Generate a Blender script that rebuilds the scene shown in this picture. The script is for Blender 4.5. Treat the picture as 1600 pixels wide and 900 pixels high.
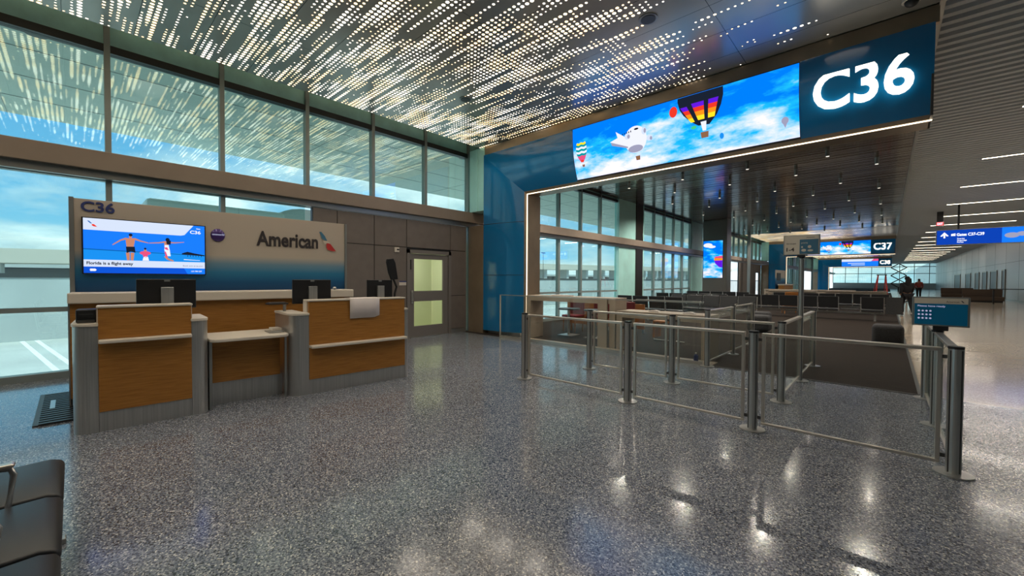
import bpy, bmesh, math, random
from mathutils import Vector, Matrix
random.seed(7)
sc = bpy.context.scene
for o in list(bpy.data.objects): bpy.data.objects.remove(o)
COL = sc.collection
# ------------------------------------------------------------------ camera
cam = bpy.data.cameras.new('camera'); camo = bpy.data.objects.new('camera', cam); COL.objects.link(camo)
cam.sensor_width = 36; cam.lens = 635*36/1600; cam.clip_end = 2000; cam.clip_start = .05
camo.matrix_world = Matrix(((0.73434242,-0.01709867,0.67856381,0),(0.67876287,0.01156325,-0.73426648,0),(0.00470857,0.99978694,0.02009733,1.5),(0,0,0,1)))
sc.camera = camo
sc.view_settings.view_transform = 'Standard'; sc.view_settings.look = 'None'
sc.view_settings.gamma = 1; sc.view_settings.use_curve_mapping = False
sc.view_settings.exposure = 0.8
# ------------------------------------------------------------------ node helpers
def newmat(name):
    m = bpy.data.materials.new(name); m.use_nodes = True
    nt = m.node_tree; nt.nodes.clear()
    out = nt.nodes.new('ShaderNodeOutputMaterial')
    return m, nt, out
class N:
    def __init__(s, nt): s.nt = nt
    def n(s, t, **k):
        a = s.nt.nodes.new(t)
        for kk, v in k.items(): setattr(a, kk, v)
        return a
    def lk(s, a, b): s.nt.links.new(a, b)
    def put(s, inp, v):
        if isinstance(v, bpy.types.NodeSocket): s.lk(v, inp)
        else: inp.default_value = v
    def m(s, op, a, b=0.0, c=0.0, clamp=False):
        x = s.n('ShaderNodeMath', operation=op, use_clamp=clamp)
        s.put(x.inputs[0], a); s.put(x.inputs[1], b); s.put(x.inputs[2], c)
        return x.outputs[0]
    def noise(s, vec, scale, detail=2, rough=.5, dim='3D'):
        x = s.n('ShaderNodeTexNoise', noise_dimensions=dim)
        if vec is not None: s.lk(vec, x.inputs['Vector'])
        x.inputs['Scale'].default_value = scale; x.inputs['Detail'].default_value = detail; x.inputs['Roughness'].default_value = rough
        return x.outputs['Fac']
    def ramp(s, fac, stops, interp='LINEAR'):
        r = s.n('ShaderNodeValToRGB'); cr = r.color_ramp; cr.interpolation = interp
        while len(cr.elements) < len(stops): cr.elements.new(.5)
        for e, (p, c) in zip(cr.elements, stops):
            e.position = p; e.color = (*c, 1) if len(c) == 3 else c
        s.put(r.inputs[0], fac); return r.outputs[0]
    def mix(s, f, a, b, mode='MIX'):
        x = s.n('ShaderNodeMix', data_type='RGBA', blend_type=mode)
        s.put(x.inputs[0], f)
        for i, v in ((6, a), (7, b)):
            if isinstance(v, tuple) and len(v) == 3: v = (*v, 1)
            s.put(x.inputs[i], v)
        return x.outputs[2]
    def comb(s, x, y, z):
        c = s.n('ShaderNodeCombineXYZ'); s.put(c.inputs[0], x); s.put(c.inputs[1], y); s.put(c.inputs[2], z); return c.outputs[0]
    def pos(s):
        g = s.n('ShaderNodeNewGeometry'); p = s.n('ShaderNodeSeparateXYZ'); s.lk(g.outputs['Position'], p.inputs[0])
        return g.outputs['Position'], p.outputs
    def objc(s):
        g = s.n('ShaderNodeTexCoord'); p = s.n('ShaderNodeSeparateXYZ'); s.lk(g.outputs['Object'], p.inputs[0])
        return g.outputs['Object'], p.outputs
def pbr(name, col, rough=.5, metal=0., spec=.5, noise=0., nscale=8., coat=0., bump=0., bscale=200., stretch=None, emis=None, es=0.):
    m, nt, out = newmat(name); k = N(nt)
    b = k.n('ShaderNodeBsdfPrincipled'); k.lk(b.outputs[0], out.inputs[0])
    b.inputs['Base Color'].default_value = (*col, 1)
    b.inputs['Roughness'].default_value = rough; b.inputs['Metallic'].default_value = metal
    b.inputs['Specular IOR Level'].default_value = spec; b.inputs['Coat Weight'].default_value = coat
    if emis: b.inputs['Emission Color'].default_value = (*emis, 1); b.inputs['Emission Strength'].default_value = es
    vec, _ = k.objc()
    if stretch:
        mp = k.n('ShaderNodeMapping'); mp.inputs['Scale'].default_value = stretch; k.lk(vec, mp.inputs[0]); vec = mp.outputs[0]
    if noise:
        f = k.noise(vec, nscale, 4)
        lo = tuple(c*(1-noise) for c in col); hi = tuple(min(1, c*(1+noise)) for c in col)
        k.lk(k.ramp(f, [(.3, lo), (.7, hi)]), b.inputs['Base Color'])
    if bump:
        bp = k.n('ShaderNodeBump'); bp.inputs['Strength'].default_value = bump; bp.inputs['Distance'].default_value = .002
        k.lk(k.noise(vec, bscale, 2), bp.inputs['Height']); k.lk(bp.outputs[0], b.inputs['Normal'])
    return m
def emit(name, col, s):
    m, nt, out = newmat(name); k = N(nt)
    e = k.n('ShaderNodeEmission'); e.inputs[0].default_value = (*col, 1); e.inputs[1].default_value = s
    k.lk(e.outputs[0], out.inputs[0]); return m
def glass(name, tint, base=.05, amp=.9, rough=0.0):
    m, nt, out = newmat(name); k = N(nt)
    t = k.n('ShaderNodeBsdfTransparent'); t.inputs[0].default_value = (*tint, 1)
    g = k.n('ShaderNodeBsdfGlossy'); g.inputs['Roughness'].default_value = rough; g.inputs[0].default_value = (.9, 1, .98, 1)
    lw = k.n('ShaderNodeLayerWeight'); lw.inputs[0].default_value = .5
    f = k.m('ADD', k.m('MULTIPLY', k.m('POWER', lw.outputs['Facing'], 4.), amp), base, clamp=True)
    mx = k.n('ShaderNodeMixShader'); k.lk(f, mx.inputs[0]); k.lk(t.outputs[0], mx.inputs[1]); k.lk(g.outputs[0], mx.inputs[2])
    k.lk(mx.outputs[0], out.inputs[0]); return m
# ------------------------------------------------------------------ world
w = bpy.data.worlds.new('sky'); sc.world = w; w.use_nodes = True; nt = w.node_tree; nt.nodes.clear(); k = N(nt)
wo = k.n('ShaderNodeOutputWorld'); bg = k.n('ShaderNodeBackground'); k.lk(bg.outputs[0], wo.inputs[0])
tc = k.n('ShaderNodeTexCoord'); sp = k.n('ShaderNodeSeparateXYZ'); k.lk(tc.outputs['Generated'], sp.inputs[0])
zz = k.m('MAXIMUM', sp.outputs[2], 0.)
den = k.m('ADD', zz, .22)
cv = k.comb(k.m('DIVIDE', sp.outputs[0], den), k.m('DIVIDE', sp.outputs[1], den), 3.7)
cl = k.noise(cv, 1.15, 7, .58)
skyc = k.ramp(zz, [(0., (.42, .68, .80)), (.12, (.20, .52, .78)), (.5, (.05, .27, .66)), (1., (.03, .18, .5))])
clc = k.ramp(k.noise(cv, 2.6, 5, .6), [(.3, (.50, .62, .68)), (.65, (.95, 1.0, 1.0))])
k.lk(k.mix(k.ramp(cl, [(.42, (0, 0, 0)), (.60, (1, 1, 1))]), skyc, clc), bg.inputs[0])
bg.inputs[1].default_value = 0.95
# ------------------------------------------------------------------ sun
sl = bpy.data.lights.new('sun', 'SUN'); sl.energy = 3.4; sl.angle = .01; sl.color = (1, .96, .88)
so = bpy.data.objects.new('sun', sl); COL.objects.link(so); so.rotation_euler = (math.radians(18), math.radians(30), 0)
# ------------------------------------------------------------------ mesh helpers
class MB:
    def __init__(s): s.v = []; s.f = []
    def add(s, vs, fs):
        n = len(s.v); s.v += [tuple(v) for v in vs]; s.f += [tuple(i+n for i in f) for f in fs]; return s
    def box(s, x0, x1, y0, y1, z0, z1):
        if x0 > x1: x0, x1 = x1, x0
        if y0 > y1: y0, y1 = y1, y0
        if z0 > z1: z0, z1 = z1, z0
        return s.add([(x0,y0,z0),(x1,y0,z0),(x1,y1,z0),(x0,y1,z0),(x0,y0,z1),(x1,y0,z1),(x1,y1,z1),(x0,y1,z1)],
              [(0,3,2,1),(4,5,6,7),(0,1,5,4),(1,2,6,5),(2,3,7,6),(3,0,4,7)])
    def cyl(s, p0, p1, r0, r1=None, n=20):
        r1 = r0 if r1 is None else r1
        p0 = Vector(p0); p1 = Vector(p1); d = (p1-p0).normalized()
        a = d.orthogonal().normalized(); b = d.cross(a)
        vs = []
        for p, r in ((p0, r0), (p1, r1)):
            for i in range(n):
                t = 2*math.pi*i/n; vs.append(p+a*r*math.cos(t)+b*r*math.sin(t))
        fs = [(i, (i+1) % n, n+(i+1) % n, n+i) for i in range(n)]
        fs.append(tuple(reversed(range(n)))); fs.append(tuple(range(n, 2*n)))
        return s.add(vs, fs)
    def tube(s, pts, r, n=10):
        pts = [Vector(p) for p in pts]; vs = []; fs = []
        ref = Vector((.13, .27, .95)).normalized()
        for i, p in enumerate(pts):
            d = (pts[min(i+1, len(pts)-1)]-pts[max(i-1, 0)]).normalized()
            a = d.cross(ref).normalized(); b = d.cross(a)
            for j in range(n):
                t = 2*math.pi*j/n; vs.append(p+(a*math.cos(t)+b*math.sin(t))*r)
        for i in range(len(pts)-1):
            for j in range(n): fs.append((i*n+j, i*n+(j+1) % n, (i+1)*n+(j+1) % n, (i+1)*n+j))
        fs.append(tuple(reversed(range(n)))); fs.append(tuple(range((len(pts)-1)*n, len(pts)*n)))
        return s.add(vs, fs)
    def prism(s, poly, z0, z1, ax='z'):
        m = {'z': lambda a, b, c: (a, b, c), 'x': lambda a, b, c: (c, a, b), 'y': lambda a, b, c: (a, c, b)}[ax]
        n = len(poly); vs = [m(a, b, z0) for a, b in poly]+[m(a, b, z1) for a, b in poly]
        fs = [(i, (i+1) % n, n+(i+1) % n, n+i) for i in range(n)]+[tuple(reversed(range(n))), tuple(range(n, 2*n))]
        return s.add(vs, fs)
    def grid(s, rows):
        nr = len(rows); nc = len(rows[0]); vs = [p for r in rows for p in r]
        return s.add(vs, [(i*nc+j, i*nc+j+1, (i+1)*nc+j+1, (i+1)*nc+j) for i in range(nr-1) for j in range(nc-1)])
    def ball(s, c, r, n=14, m=9):
        rx, ry, rz = r if isinstance(r, tuple) else (r, r, r)
        rows = []
        for i in range(m+1):
            t = math.pi*i/m
            rows.append([(c[0]+rx*math.sin(t)*math.cos(2*math.pi*j/n), c[1]+ry*math.sin(t)*math.sin(2*math.pi*j/n), c[2]+rz*math.cos(t)) for j in range(n+1)])
        return s.grid(rows)
    def build(s, name, mat, parent=None, bevel=0, smooth=False, seg=2, loc=None):
        me = bpy.data.meshes.new(name); me.from_pydata(s.v, [], s.f)
        bm = bmesh.new(); bm.from_mesh(me)
        bmesh.ops.remove_doubles(bm, verts=bm.verts, dist=1e-5)
        bmesh.ops.recalc_face_normals(bm, faces=bm.faces); bm.to_mesh(me); bm.free()
        me.materials.append(mat)
        if smooth:
            for p in me.polygons: p.use_smooth = True
        o = bpy.data.objects.new(name, me); COL.objects.link(o)
        if parent: o.parent = parent
        if loc: o.location = loc
        if bevel:
            b = o.modifiers.new('bevel', 'BEVEL'); b.width = bevel; b.segments = seg; b.limit_method = 'ANGLE'
        return o
def tag(o, label=None, cat=None, group=None, kind=None):
    if label: o['label'] = label
    if cat: o['category'] = cat
    if group: o['group'] = group
    if kind: o['kind'] = kind
    return o
def empty(name, loc=(0,0,0), rz=0):
    o = bpy.data.objects.new(name, None); COL.objects.link(o); o.location = loc; o.rotation_euler = (0, 0, rz); o.empty_display_size = .1; return o
def kids(o): return [c for c in bpy.data.objects if c.parent == o]
def copy_tree(o, parent=None):
    c = o.copy(); COL.objects.link(c); c.parent = parent
    for ch in kids(o): copy_tree(ch, c)
    return c
def struct(name, mb, mat, parent=None, bevel=0, smooth=False):
    o = mb.build(name, mat, parent, bevel, smooth)
    if not parent: o['kind'] = 'structure'
    return o
def text(name, s, mat, parent, origin, u, v, width=None, height=.1, depth=.004, off=.03, fn=None, aligns='LEFT', space=1.0):
    """origin: lower left corner of the writing; u/v: unit vectors across and up"""
    c = bpy.data.curves.new(name, 'FONT'); c.body = s; c.offset = off; c.extrude = .02; c.space_character = space; c.resolution_u = 4
    o = bpy.data.objects.new(name, c); COL.objects.link(o)
    dg = bpy.context.evaluated_depsgraph_get(); dg.update()
    me = bpy.data.meshes.new_from_object(o.evaluated_get(dg)); me.name = name
    bpy.data.objects.remove(o)
    xs = [p.co.x for p in me.vertices]; ys = [p.co.y for p in me.vertices]
    x0, x1, y0, y1 = min(xs), max(xs), 0, max(ys)
    sy = height/(y1-y0); sx = width/(x1-x0) if width else sy
    U = Vector(u); V = Vector(v); W = U.cross(V); O = Vector(origin)
    for p in me.vertices:
        a, b, d = (p.co.x-x0)*sx, (p.co.y-y0)*sy, p.co.z/.02*depth
        if aligns == 'RIGHT': a -= (x1-x0)*sx
        q = O+U*a+V*b+W*d
        if fn: q = fn(q)
        p.co = q
    me.materials.clear(); me.materials.append(mat)
    t = bpy.data.objects.new(name, me); COL.objects.link(t); t.parent = parent
    return t
def flat(name, mat, parent, polys, fn, cut=0):
    """flat artwork shapes, one object each; polys: lists of (a,b); fn maps (a,b)->xyz"""
    o = None
    for poly in polys:
        bm = bmesh.new(); bm.faces.new([bm.verts.new((a, b, 0)) for a, b in poly])
        bmesh.ops.triangulate(bm, faces=bm.faces[:])
        if cut:
            lo = min(q[1] for q in poly); hi = max(q[1] for q in poly); z = math.ceil(lo/cut)*cut
            while z < hi:
                bmesh.ops.bisect_plane(bm, geom=bm.verts[:]+bm.edges[:]+bm.faces[:], plane_co=(0, z, 0), plane_no=(0, 1, 0)); z += cut
        for v in bm.verts: v.co = fn(v.co.x, v.co.y)
        me = bpy.data.meshes.new(name); bm.to_mesh(me); bm.free(); me.materials.append(mat)
        o = bpy.data.objects.new(name, me); COL.objects.link(o); o.parent = parent
    return o
def ell(cx, cy, rx, ry, n=20, a0=0, a1=360): return [(cx+rx*math.cos(math.radians(a0+(a1-a0)*i/n)), cy+ry*math.sin(math.radians(a0+(a1-a0)*i/n))) for i in range(n+(0 if a1-a0 == 360 else 1))]
# ------------------------------------------------------------------ materials
M = {}
def terrazzo(name, cols, scale, rough=.16):
    m, nt, out = newmat(name); k = N(nt); vec, xyz = k.pos()
    b = k.n('ShaderNodeBsdfPrincipled'); k.lk(b.outputs[0], out.inputs[0])
    vo = k.n('ShaderNodeTexVoronoi'); vo.inputs['Scale'].default_value = scale; k.lk(vec, vo.inputs['Vector'])
    vo.inputs['Randomness'].default_value = 1
    s = k.n('ShaderNodeSeparateColor'); k.lk(vo.outputs['Color'], s.inputs[0])
    c = k.ramp(s.outputs[0], cols, 'CONSTANT')
    big = k.ramp(k.noise(vec, .8, 3), [(.3, (.9, .9, .9)), (.7, (1.08, 1.08, 1.08))])
    k.lk(k.mix(1., c, big, 'MULTIPLY'), b.inputs['Base Color'])
    b.inputs['Roughness'].default_value = rough; b.inputs['Specular IOR Level'].default_value = .6
    b.inputs['Coat Weight'].default_value = .15; b.inputs['Coat Roughness'].default_value = .06
    bp = k.n('ShaderNodeBump'); bp.inputs['Strength'].default_value = .12; bp.inputs['Distance'].default_value = .01
    k.lk(k.noise(vec, 3., 2), bp.inputs['Height']); k.lk(bp.outputs[0], b.inputs['Normal']); k.lk(bp.outputs[0], b.inputs['Coat Normal'])
    return m
M['terrazzo'] = terrazzo('blue_grey_terrazzo', [(0, (.030, .036, .052)), (.16, (.085, .10, .14)), (.40, (.15, .17, .21)), (.66, (.235, .255, .29)), (.83, (.35, .365, .385)), (.95, (.62, .61, .58))], 130)
M['beige'] = terrazzo('beige_terrazzo', [(0, (.42, .34, .255)), (.3, (.50, .41, .315)), (.7, (.57, .48, .375)), (.93, (.66, .58, .47))], 95, .14)
M['carpet'] = pbr('dark_brown_carpet', (.030, .023, .019), .95, spec=.1, noise=.45, nscale=3, stretch=(1.2, 14, 1), bump=.4, bscale=300)
M['bronze'] = pbr('bronze_metal', (.29, .225, .16), .32, .5, noise=.12, nscale=2)
M['brownband'] = pbr('painted_brown_beam', (.27, .215, .17), .45, .2, noise=.06, nscale=3)
M['alum'] = pbr('grey_aluminium', (.30, .31, .30), .35, .7)
M['mullion'] = pbr('mullion_aluminium', (.25, .29, .28), .4, .25)
M['darkframe'] = pbr('dark_frame', (.02, .023, .024), .4, .3)
M['teal'] = pbr('teal_spandrel_glass', (.32, .62, .60), .12, 0, .7, noise=.15, nscale=3)
M['palepanel'] = pbr('pale_green_metal_panel', (.42, .76, .72), .35, .05, noise=.1, nscale=1.5)
M['glass'] = glass('window_glass', (.80, .94, .93), .15, .80)
M['clear'] = glass('rail_glass', (.955, .965, .96), .02, .5)
M['wallpanel'] = pbr('taupe_wall_panel', (.150, .128, .112), .55, noise=.07, nscale=5, bump=.15, bscale=120)
M['doorgrey'] = pbr('grey_door_paint', (.17, .155, .145), .45)
M['steel'] = pbr('brushed_steel', (.46, .46, .45), .28, .75, noise=.12, nscale=3, stretch=(30, 30, .6))
M['railsteel'] = pbr('satin_rail_metal', (.60, .56, .50), .3, .85)
M['white'] = pbr('white_solid_surface', (.62, .57, .49), .35)
M['paper'] = pbr('white_paper', (.72, .66, .64), .8)
M['black'] = pbr('black_plastic', (.008, .008, .009), .4)
M['blackfab'] = pbr('black_vinyl', (.017, .018, .020), .42, bump=.25, bscale=500)
M['otto'] = pbr('charcoal_fabric', (.036, .036, .038), .9, noise=.2, nscale=30)
M['blue'] = pbr('deep_blue_lacquer', (.004, .15, .37), .13, 0, .6, coat=.4)
M['purple'] = pbr('purple_badge', (.06, .03, .17), .15, .2)
M['navy'] = pbr('navy_lettering', (.03, .045, .17), .4)
M['char'] = pbr('charcoal_lettering', (.035, .03, .032), .4)
M['red'] = pbr('red_enamel', (.45, .03, .03), .4)
M['logoblue'] = pbr('blue_enamel', (.05, .16, .26), .4)
M['redleather'] = pbr('dark_red_vinyl', (.16, .012, .018), .45)
M['brownfab'] = pbr('brown_fabric', (.07, .045, .03), .8)
M['orangewood'] = pbr('orange_wood', (.36, .14, .035), .45, noise=.25, nscale=4, stretch=(1, 1, 12))
M['laminate'] = pbr('beige_laminate', (.42, .345, .27), .45, noise=.05, nscale=4)
M['concrete'] = pbr('pale_concrete', (.52, .53, .49), .8, noise=.12, nscale=.15)
M['concwall'] = pbr('concrete_wall', (.40, .43, .42), .8, noise=.08, nscale=.2)
M['tan'] = pbr('tan_ground', (.42, .36, .27), .9)
M['greysofa'] = pbr('grey_wall_paint', (.48, .48, .48), .38, .25)
M['ext'] = pbr('exterior_soffit_metal', (.72, .78, .66), .5, .1)
M['rib'] = pbr('ribbed_ceiling_paint', (.50, .53, .56), .5, .1)
M['dgrey'] = pbr('dark_grey_metal', (.06, .06, .06), .4, .5)
M['skin'] = pbr('skin', (.35, .18, .12), .6)
M['cloth_black'] = pbr('black_cloth', (.01, .01, .012), .9)
M['cloth_grey'] = pbr('grey_cloth', (.3, .3, .32), .9)
M['cloth_red'] = pbr('dark_red_cloth', (.25, .05, .04), .9)
M['led'] = emit('warm_led_line', (1., .80, .55), 2.2)
M['ledw'] = emit('white_led_line', (1., .84, .62), 8)
M['letters'] = emit('lit_white_letters', (1., .93, .78), 1.5)
M['e_white'] = emit('screen_white', (.62, .70, .86), 0.66)
M['e_blue'] = emit('screen_blue', (.005, .085, .62), 0.66)
M['e_blue2'] = emit('screen_bright_blue', (.01, .19, .95), 0.66)
M['e_sea'] = emit('screen_sea', (.01, .26, .80), 0.66)
M['e_seadark'] = emit('screen_dark_sea', (.005, .12, .42), 0.66)
M['e_skin'] = emit('screen_skin', (.55, .22, .13), 0.66)
M['e_dark'] = emit('screen_dark', (.01, .015, .03), 0.66)
M['e_pink'] = emit('screen_pink', (.75, .08, .20), 0.66)
M['e_red'] = emit('screen_red', (.8, .04, .02), 0.66)
M['e_orange'] = emit('screen_orange', (1., .28, .01), 0.66)
M['e_yellow'] = emit('screen_yellow', (1., .75, .02), 0.66)
M['e_violet'] = emit('screen_violet', (.12, .01, .7), 0.66)
M['e_pale'] = emit('screen_pale', (.80, .82, .92), 0.66)
M['e_green'] = emit('screen_green', (.05, .55, .25), 0.66)
M['e_teal'] = emit('screen_teal', (.0, .3, .35), 0.66)
M['e_brown'] = emit('screen_brown', (.25, .12, .06), 0.66)
M['e_grey'] = emit('screen_grey', (.32, .32, .45), 0.66)
M['e_signblue'] = emit('lit_sign_blue', (.004, .05, .42), 0.66)
M['e_signwhite'] = emit('lit_sign_white', (.8, .85, 1.), 0.86)
M['e_exit'] = emit('lit_exit_red', (.9, .06, .06), 0.79)
M['roomglow'] = emit('lit_white_letters_room', (1, .95, .8), 1.)
def skyscreen(name, strength=1.0, sc_=1.0):
    m, nt, out = newmat(name); k = N(nt); vec, xyz = k.objc()
    mp = k.n('ShaderNodeMapping'); mp.inputs['Scale'].default_value = (.55*sc_, 1, 1.35*sc_); mp.inputs['Rotation'].default_value = (0, .28, 0); k.lk(vec, mp.inputs[0])
    f = k.noise(mp.outputs[0], 1.6, 7, .6)
    f = k.m('ADD', f, k.m('MULTIPLY', k.m('SUBTRACT', 4.35 if sc_ == 1 else 2.6, xyz[2]), .26 if sc_ == 1 else .10))
    col = k.ramp(f, [(.40, (.0, .17, .85)), (.50, (.01, .42, .95)), (.58, (.35, .60, .95)), (.66, (.78, .76, .95))])
    e = k.n('ShaderNodeEmission'); k.lk(col, e.inputs[0]); e.inputs[1].default_value = strength; k.lk(e.outputs[0], out.inputs[0]); return m
M['skyscreen'] = skyscreen('led_video_sky', .76)
M['skyscreen2'] = skyscreen('led_video_sky_tall', .70, 1.3)
def wood(name, c0, c1, rough=.4):
    m, nt, out = newmat(name); k = N(nt); vec, xyz = k.objc()
    b = k.n('ShaderNodeBsdfPrincipled'); k.lk(b.outputs[0], out.inputs[0])
    mp = k.n('ShaderNodeMapping'); mp.inputs['Scale'].default_value = (1, 1.2, 26); k.lk(vec, mp.inputs[0])
    f = k.noise(mp.outputs[0], 3.2, 6, .6)
    k.lk(k.ramp(f, [(.3, c0), (.7, c1)]), b.inputs['Base Color']); b.inputs['Roughness'].default_value = rough
    b.inputs['Specular IOR Level'].default_value = .4; return m
M['oak'] = wood('honey_oak_veneer', (.25, .105, .018), (.42, .19, .040))
# wall artwork: printed warm grey running into blue
m, nt, out = newmat('printed_blue_fade_panel'); k = N(nt); vec, xyz = k.objc()
b = k.n('ShaderNodeBsdfPrincipled'); k.lk(b.outputs[0], out.inputs[0])
k.lk(k.ramp(k.m('MULTIPLY', k.m('SUBTRACT', xyz[2], 1.3), .85), [(0, (.002, .04, .12)), (.12, (.002, .065, .17)), (.25, (.02, .16, .30)), (.36, (.13, .24, .32)), (.46, (.43, .385, .32)), (1, (.47, .41, .34))]), b.inputs['Base Color'])
b.inputs['Roughness'].default_value = .42; M['fade'] = m
# perforated ceiling with light behind
m, nt, out = newmat('perforated_backlit_ceiling'); k = N(nt); vec, xyz = k.pos()
DX, DY = .085, .074
uu = k.m('DIVIDE', xyz[0], DX); vv = k.m('DIVIDE', xyz[1], DY)
ci = k.m('FLOOR', uu); cj = k.m('FLOOR', vv)
fu = k.m('MULTIPLY', k.m('SUBTRACT', k.m('SUBTRACT', uu, ci), .5), DX); fv = k.m('MULTIPLY', k.m('SUBTRACT', k.m('SUBTRACT', vv, cj), .5), DY)
d = k.m('SQRT', k.m('ADD', k.m('MULTIPLY', fu, fu), k.m('MULTIPLY', fv, fv)))
nA = k.noise(k.comb(k.m('MULTIPLY', ci, .085), k.m('MULTIPLY', cj, .30), .5), 1., 1)
nB = k.noise(k.comb(k.m('MULTIPLY', ci, .10), k.m('MULTIPLY', cj, 3.17), 9.5), 1., 1)
nC = k.noise(k.comb(k.m('MULTIPLY', ci, .9), k.m('MULTIPLY', cj, 5.1), 3.5), 1., 0)
p = k.m('ADD', k.m('ADD', k.m('MULTIPLY', nA, .28), k.m('MULTIPLY', nB, .64)), k.m('MULTIPLY', nC, .08))
# holes thin out towards the concourse
fade = k.m('MULTIPLY', k.m('MAXIMUM', k.m('ADD', xyz[0], 3.4), 0.), .062)
thr = k.m('ADD', fade, .462)
rr = k.m('MULTIPLY', k.m('ADD', k.m('MULTIPLY', k.m('SUBTRACT', p, thr), 5.), .42, clamp=True), .0275)
rr = k.m('MULTIPLY', rr, k.m('GREATER_THAN', k.m('SUBTRACT', p, thr), 0.))
hole = k.m('MULTIPLY', k.m('SUBTRACT', rr, d), 700., clamp=True)
# panel seams
sx = k.m('LESS_THAN', k.m('ABSOLUTE', k.m('SUBTRACT', k.m('FRACT', k.m('DIVIDE', k.m('ADD', xyz[0], 1.83), 2.55)), .5)), .4985)
sy = k.m('LESS_THAN', k.m('ABSOLUTE', k.m('SUBTRACT', k.m('FRACT', k.m('DIVIDE', k.m('SUBTRACT', xyz[1], 6.60), .74)), .5)), .494)
seam = k.m('MULTIPLY', sx, sy)
b = k.n('ShaderNodeBsdfPrincipled'); b.inputs['Metallic'].default_value = .35; b.inputs['Roughness'].default_value = .27
k.lk(k.mix(seam, (.05, .05, .05), (.46, .44, .40)), b.inputs['Base Color'])
e = k.n('ShaderNodeEmission'); e.inputs[1].default_value = 2.1
k.lk(k.ramp(k.noise(k.comb(k.m('MULTIPLY', ci, .13), k.m('MULTIPLY', cj, .16), 2.), 1., 1), [(.40, (1., .66, .30)), (.5, (1., .80, .48)), (.6, (1., .88, .72))]), e.inputs[0])
mx = k.n('ShaderNodeMixShader'); k.lk(hole, mx.inputs[0]); k.lk(b.outputs[0], mx.inputs[1]); k.lk(e.outputs[0], mx.inputs[2]); k.lk(mx.outputs[0], out.inputs[0])
M['perf'] = m
# slatted glossy wood ceiling
m, nt, out = newmat('dark_glossy_slat_ceiling'); k = N(nt); vec, xyz = k.pos()
b = k.n('ShaderNodeBsdfPrincipled'); k.lk(b.outputs[0], out.inputs[0]); b.inputs['Roughness'].default_value = .2; b.inputs['Specular IOR Level'].default_value = .5
b.inputs['Coat Weight'].default_value = .3; b.inputs['Coat Roughness'].default_value = .07; b.inputs['Coat IOR'].default_value = 1.5
j = k.m('FLOOR', k.m('DIVIDE', xyz[1], .15)); g = k.m('FRACT', k.m('DIVIDE', xyz[1], .15))
wn = k.n('ShaderNodeTexWhiteNoise', noise_dimensions='1D'); k.lk(j, wn.inputs['W'])
gap = k.m('LESS_THAN', g, k.m('MULTIPLY', k.m('POWER', wn.outputs['Value'], 1.5), .55))
wc = k.ramp(k.noise(k.comb(k.m('MULTIPLY', xyz[0], .6), k.m('MULTIPLY', xyz[1], 9.), 0.), 2., 4), [(.3, (.07, .052, .040)), (.7, (.15, .112, .085))])
k.lk(wc, b.inputs['Base Color'])
M['slat'] = m
# ================================================================== STRUCTURE
XW = -9.1; RW = 7.1; YB = -13.; YE = 118.
MOD = (0, 37, 74)
# floors
f = MB()
for a, b_ in ((YB, 7.6), (36.9, 44.6), (73.9, 81.6)):
    f.box(XW-.1, .34, a, b_, -.12, 0)
f.box(.34, RW, YB, 7.55, -.12, 0)
struct('floor', f, M['terrazzo'])
struct('floor', MB().box(.34, RW, 7.55, YE, -.12, 0), M['beige'])['label'] = 'beige polished terrazzo concourse floor'
f = MB()
for a, b_ in ((7.6, 36.9), (44.6, 73.9), (81.6, YE)): f.box(XW-.1, .34, a, b_, -.12, .004)
struct('floor', f, M['carpet'])['label'] = 'dark brown carpet of the seating areas'
for i, o in enumerate([MB().box(-7.0, -2.25, 7.60, 7.98, -.01, .012), MB().box(.32, .36, 7.56, 36.9, -.01, .008), MB().box(-2.25, .36, 7.56, 7.60, -.01, .008)]):
    struct('trim_%d' % (i+1), o, M['laminate'] if i == 0 else M['dgrey'])
# ceilings
f = MB()
for y0 in MOD: f.box(-8.5, .46, (-8 if y0 == 0 else y0-.15), y0+7.84, 5.2, 5.26)
struct('ceiling', f, M['perf'])['label'] = 'perforated metal ceiling lit from behind'
f = MB()
rs = random.Random(3)
for y0 in MOD:
    y = y0+8.56; ye = min(y0+36.8, YE)
    while y < ye-.1:
        wd = rs.choice((.075, .10, .10, .16, .22)); y2 = min(y+wd, ye)
        f.box(XW, .44, y, y2, 5.2, 5.23); y = y2+rs.choice((.02, .03, .045, .07))
o = struct('ceiling', f, M['slat']); o['label'] = 'dark glossy slatted ceiling over the seating'
f = MB()
for y0 in MOD: f.box(XW, .44, y0+8.55, min(y0+36.8, YE), 5.27, 5.32)
f.build('backing_board', M['black'], o)
f = MB(); y = YB
vs = []; prof = []
while y < YE:
    prof += [(y, 5.20), (y+.11, 5.20), (y+.15, 5.285), (y+.21, 5.285)]; y += .25
f.grid([[(.5, a, b_) for a, b_ in prof], [(RW, a, b_) for a, b_ in prof]])
f.box(.5, RW, YB, YE, 5.32, 5.4)
struct('ceiling', f, M['rib'])['label'] = 'grey ribbed metal ceiling over the concourse'
struct('trim_4', MB().box(.44, .50, YB, YE, 5.17, 5.34), M['alum'])
struct('ceiling', MB().box(-9.3, RW+.3, YB-.2, YE+.3, 6.02, 6.2), M['concwall'])['label'] = 'roof slab above the gate ceilings'
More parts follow.
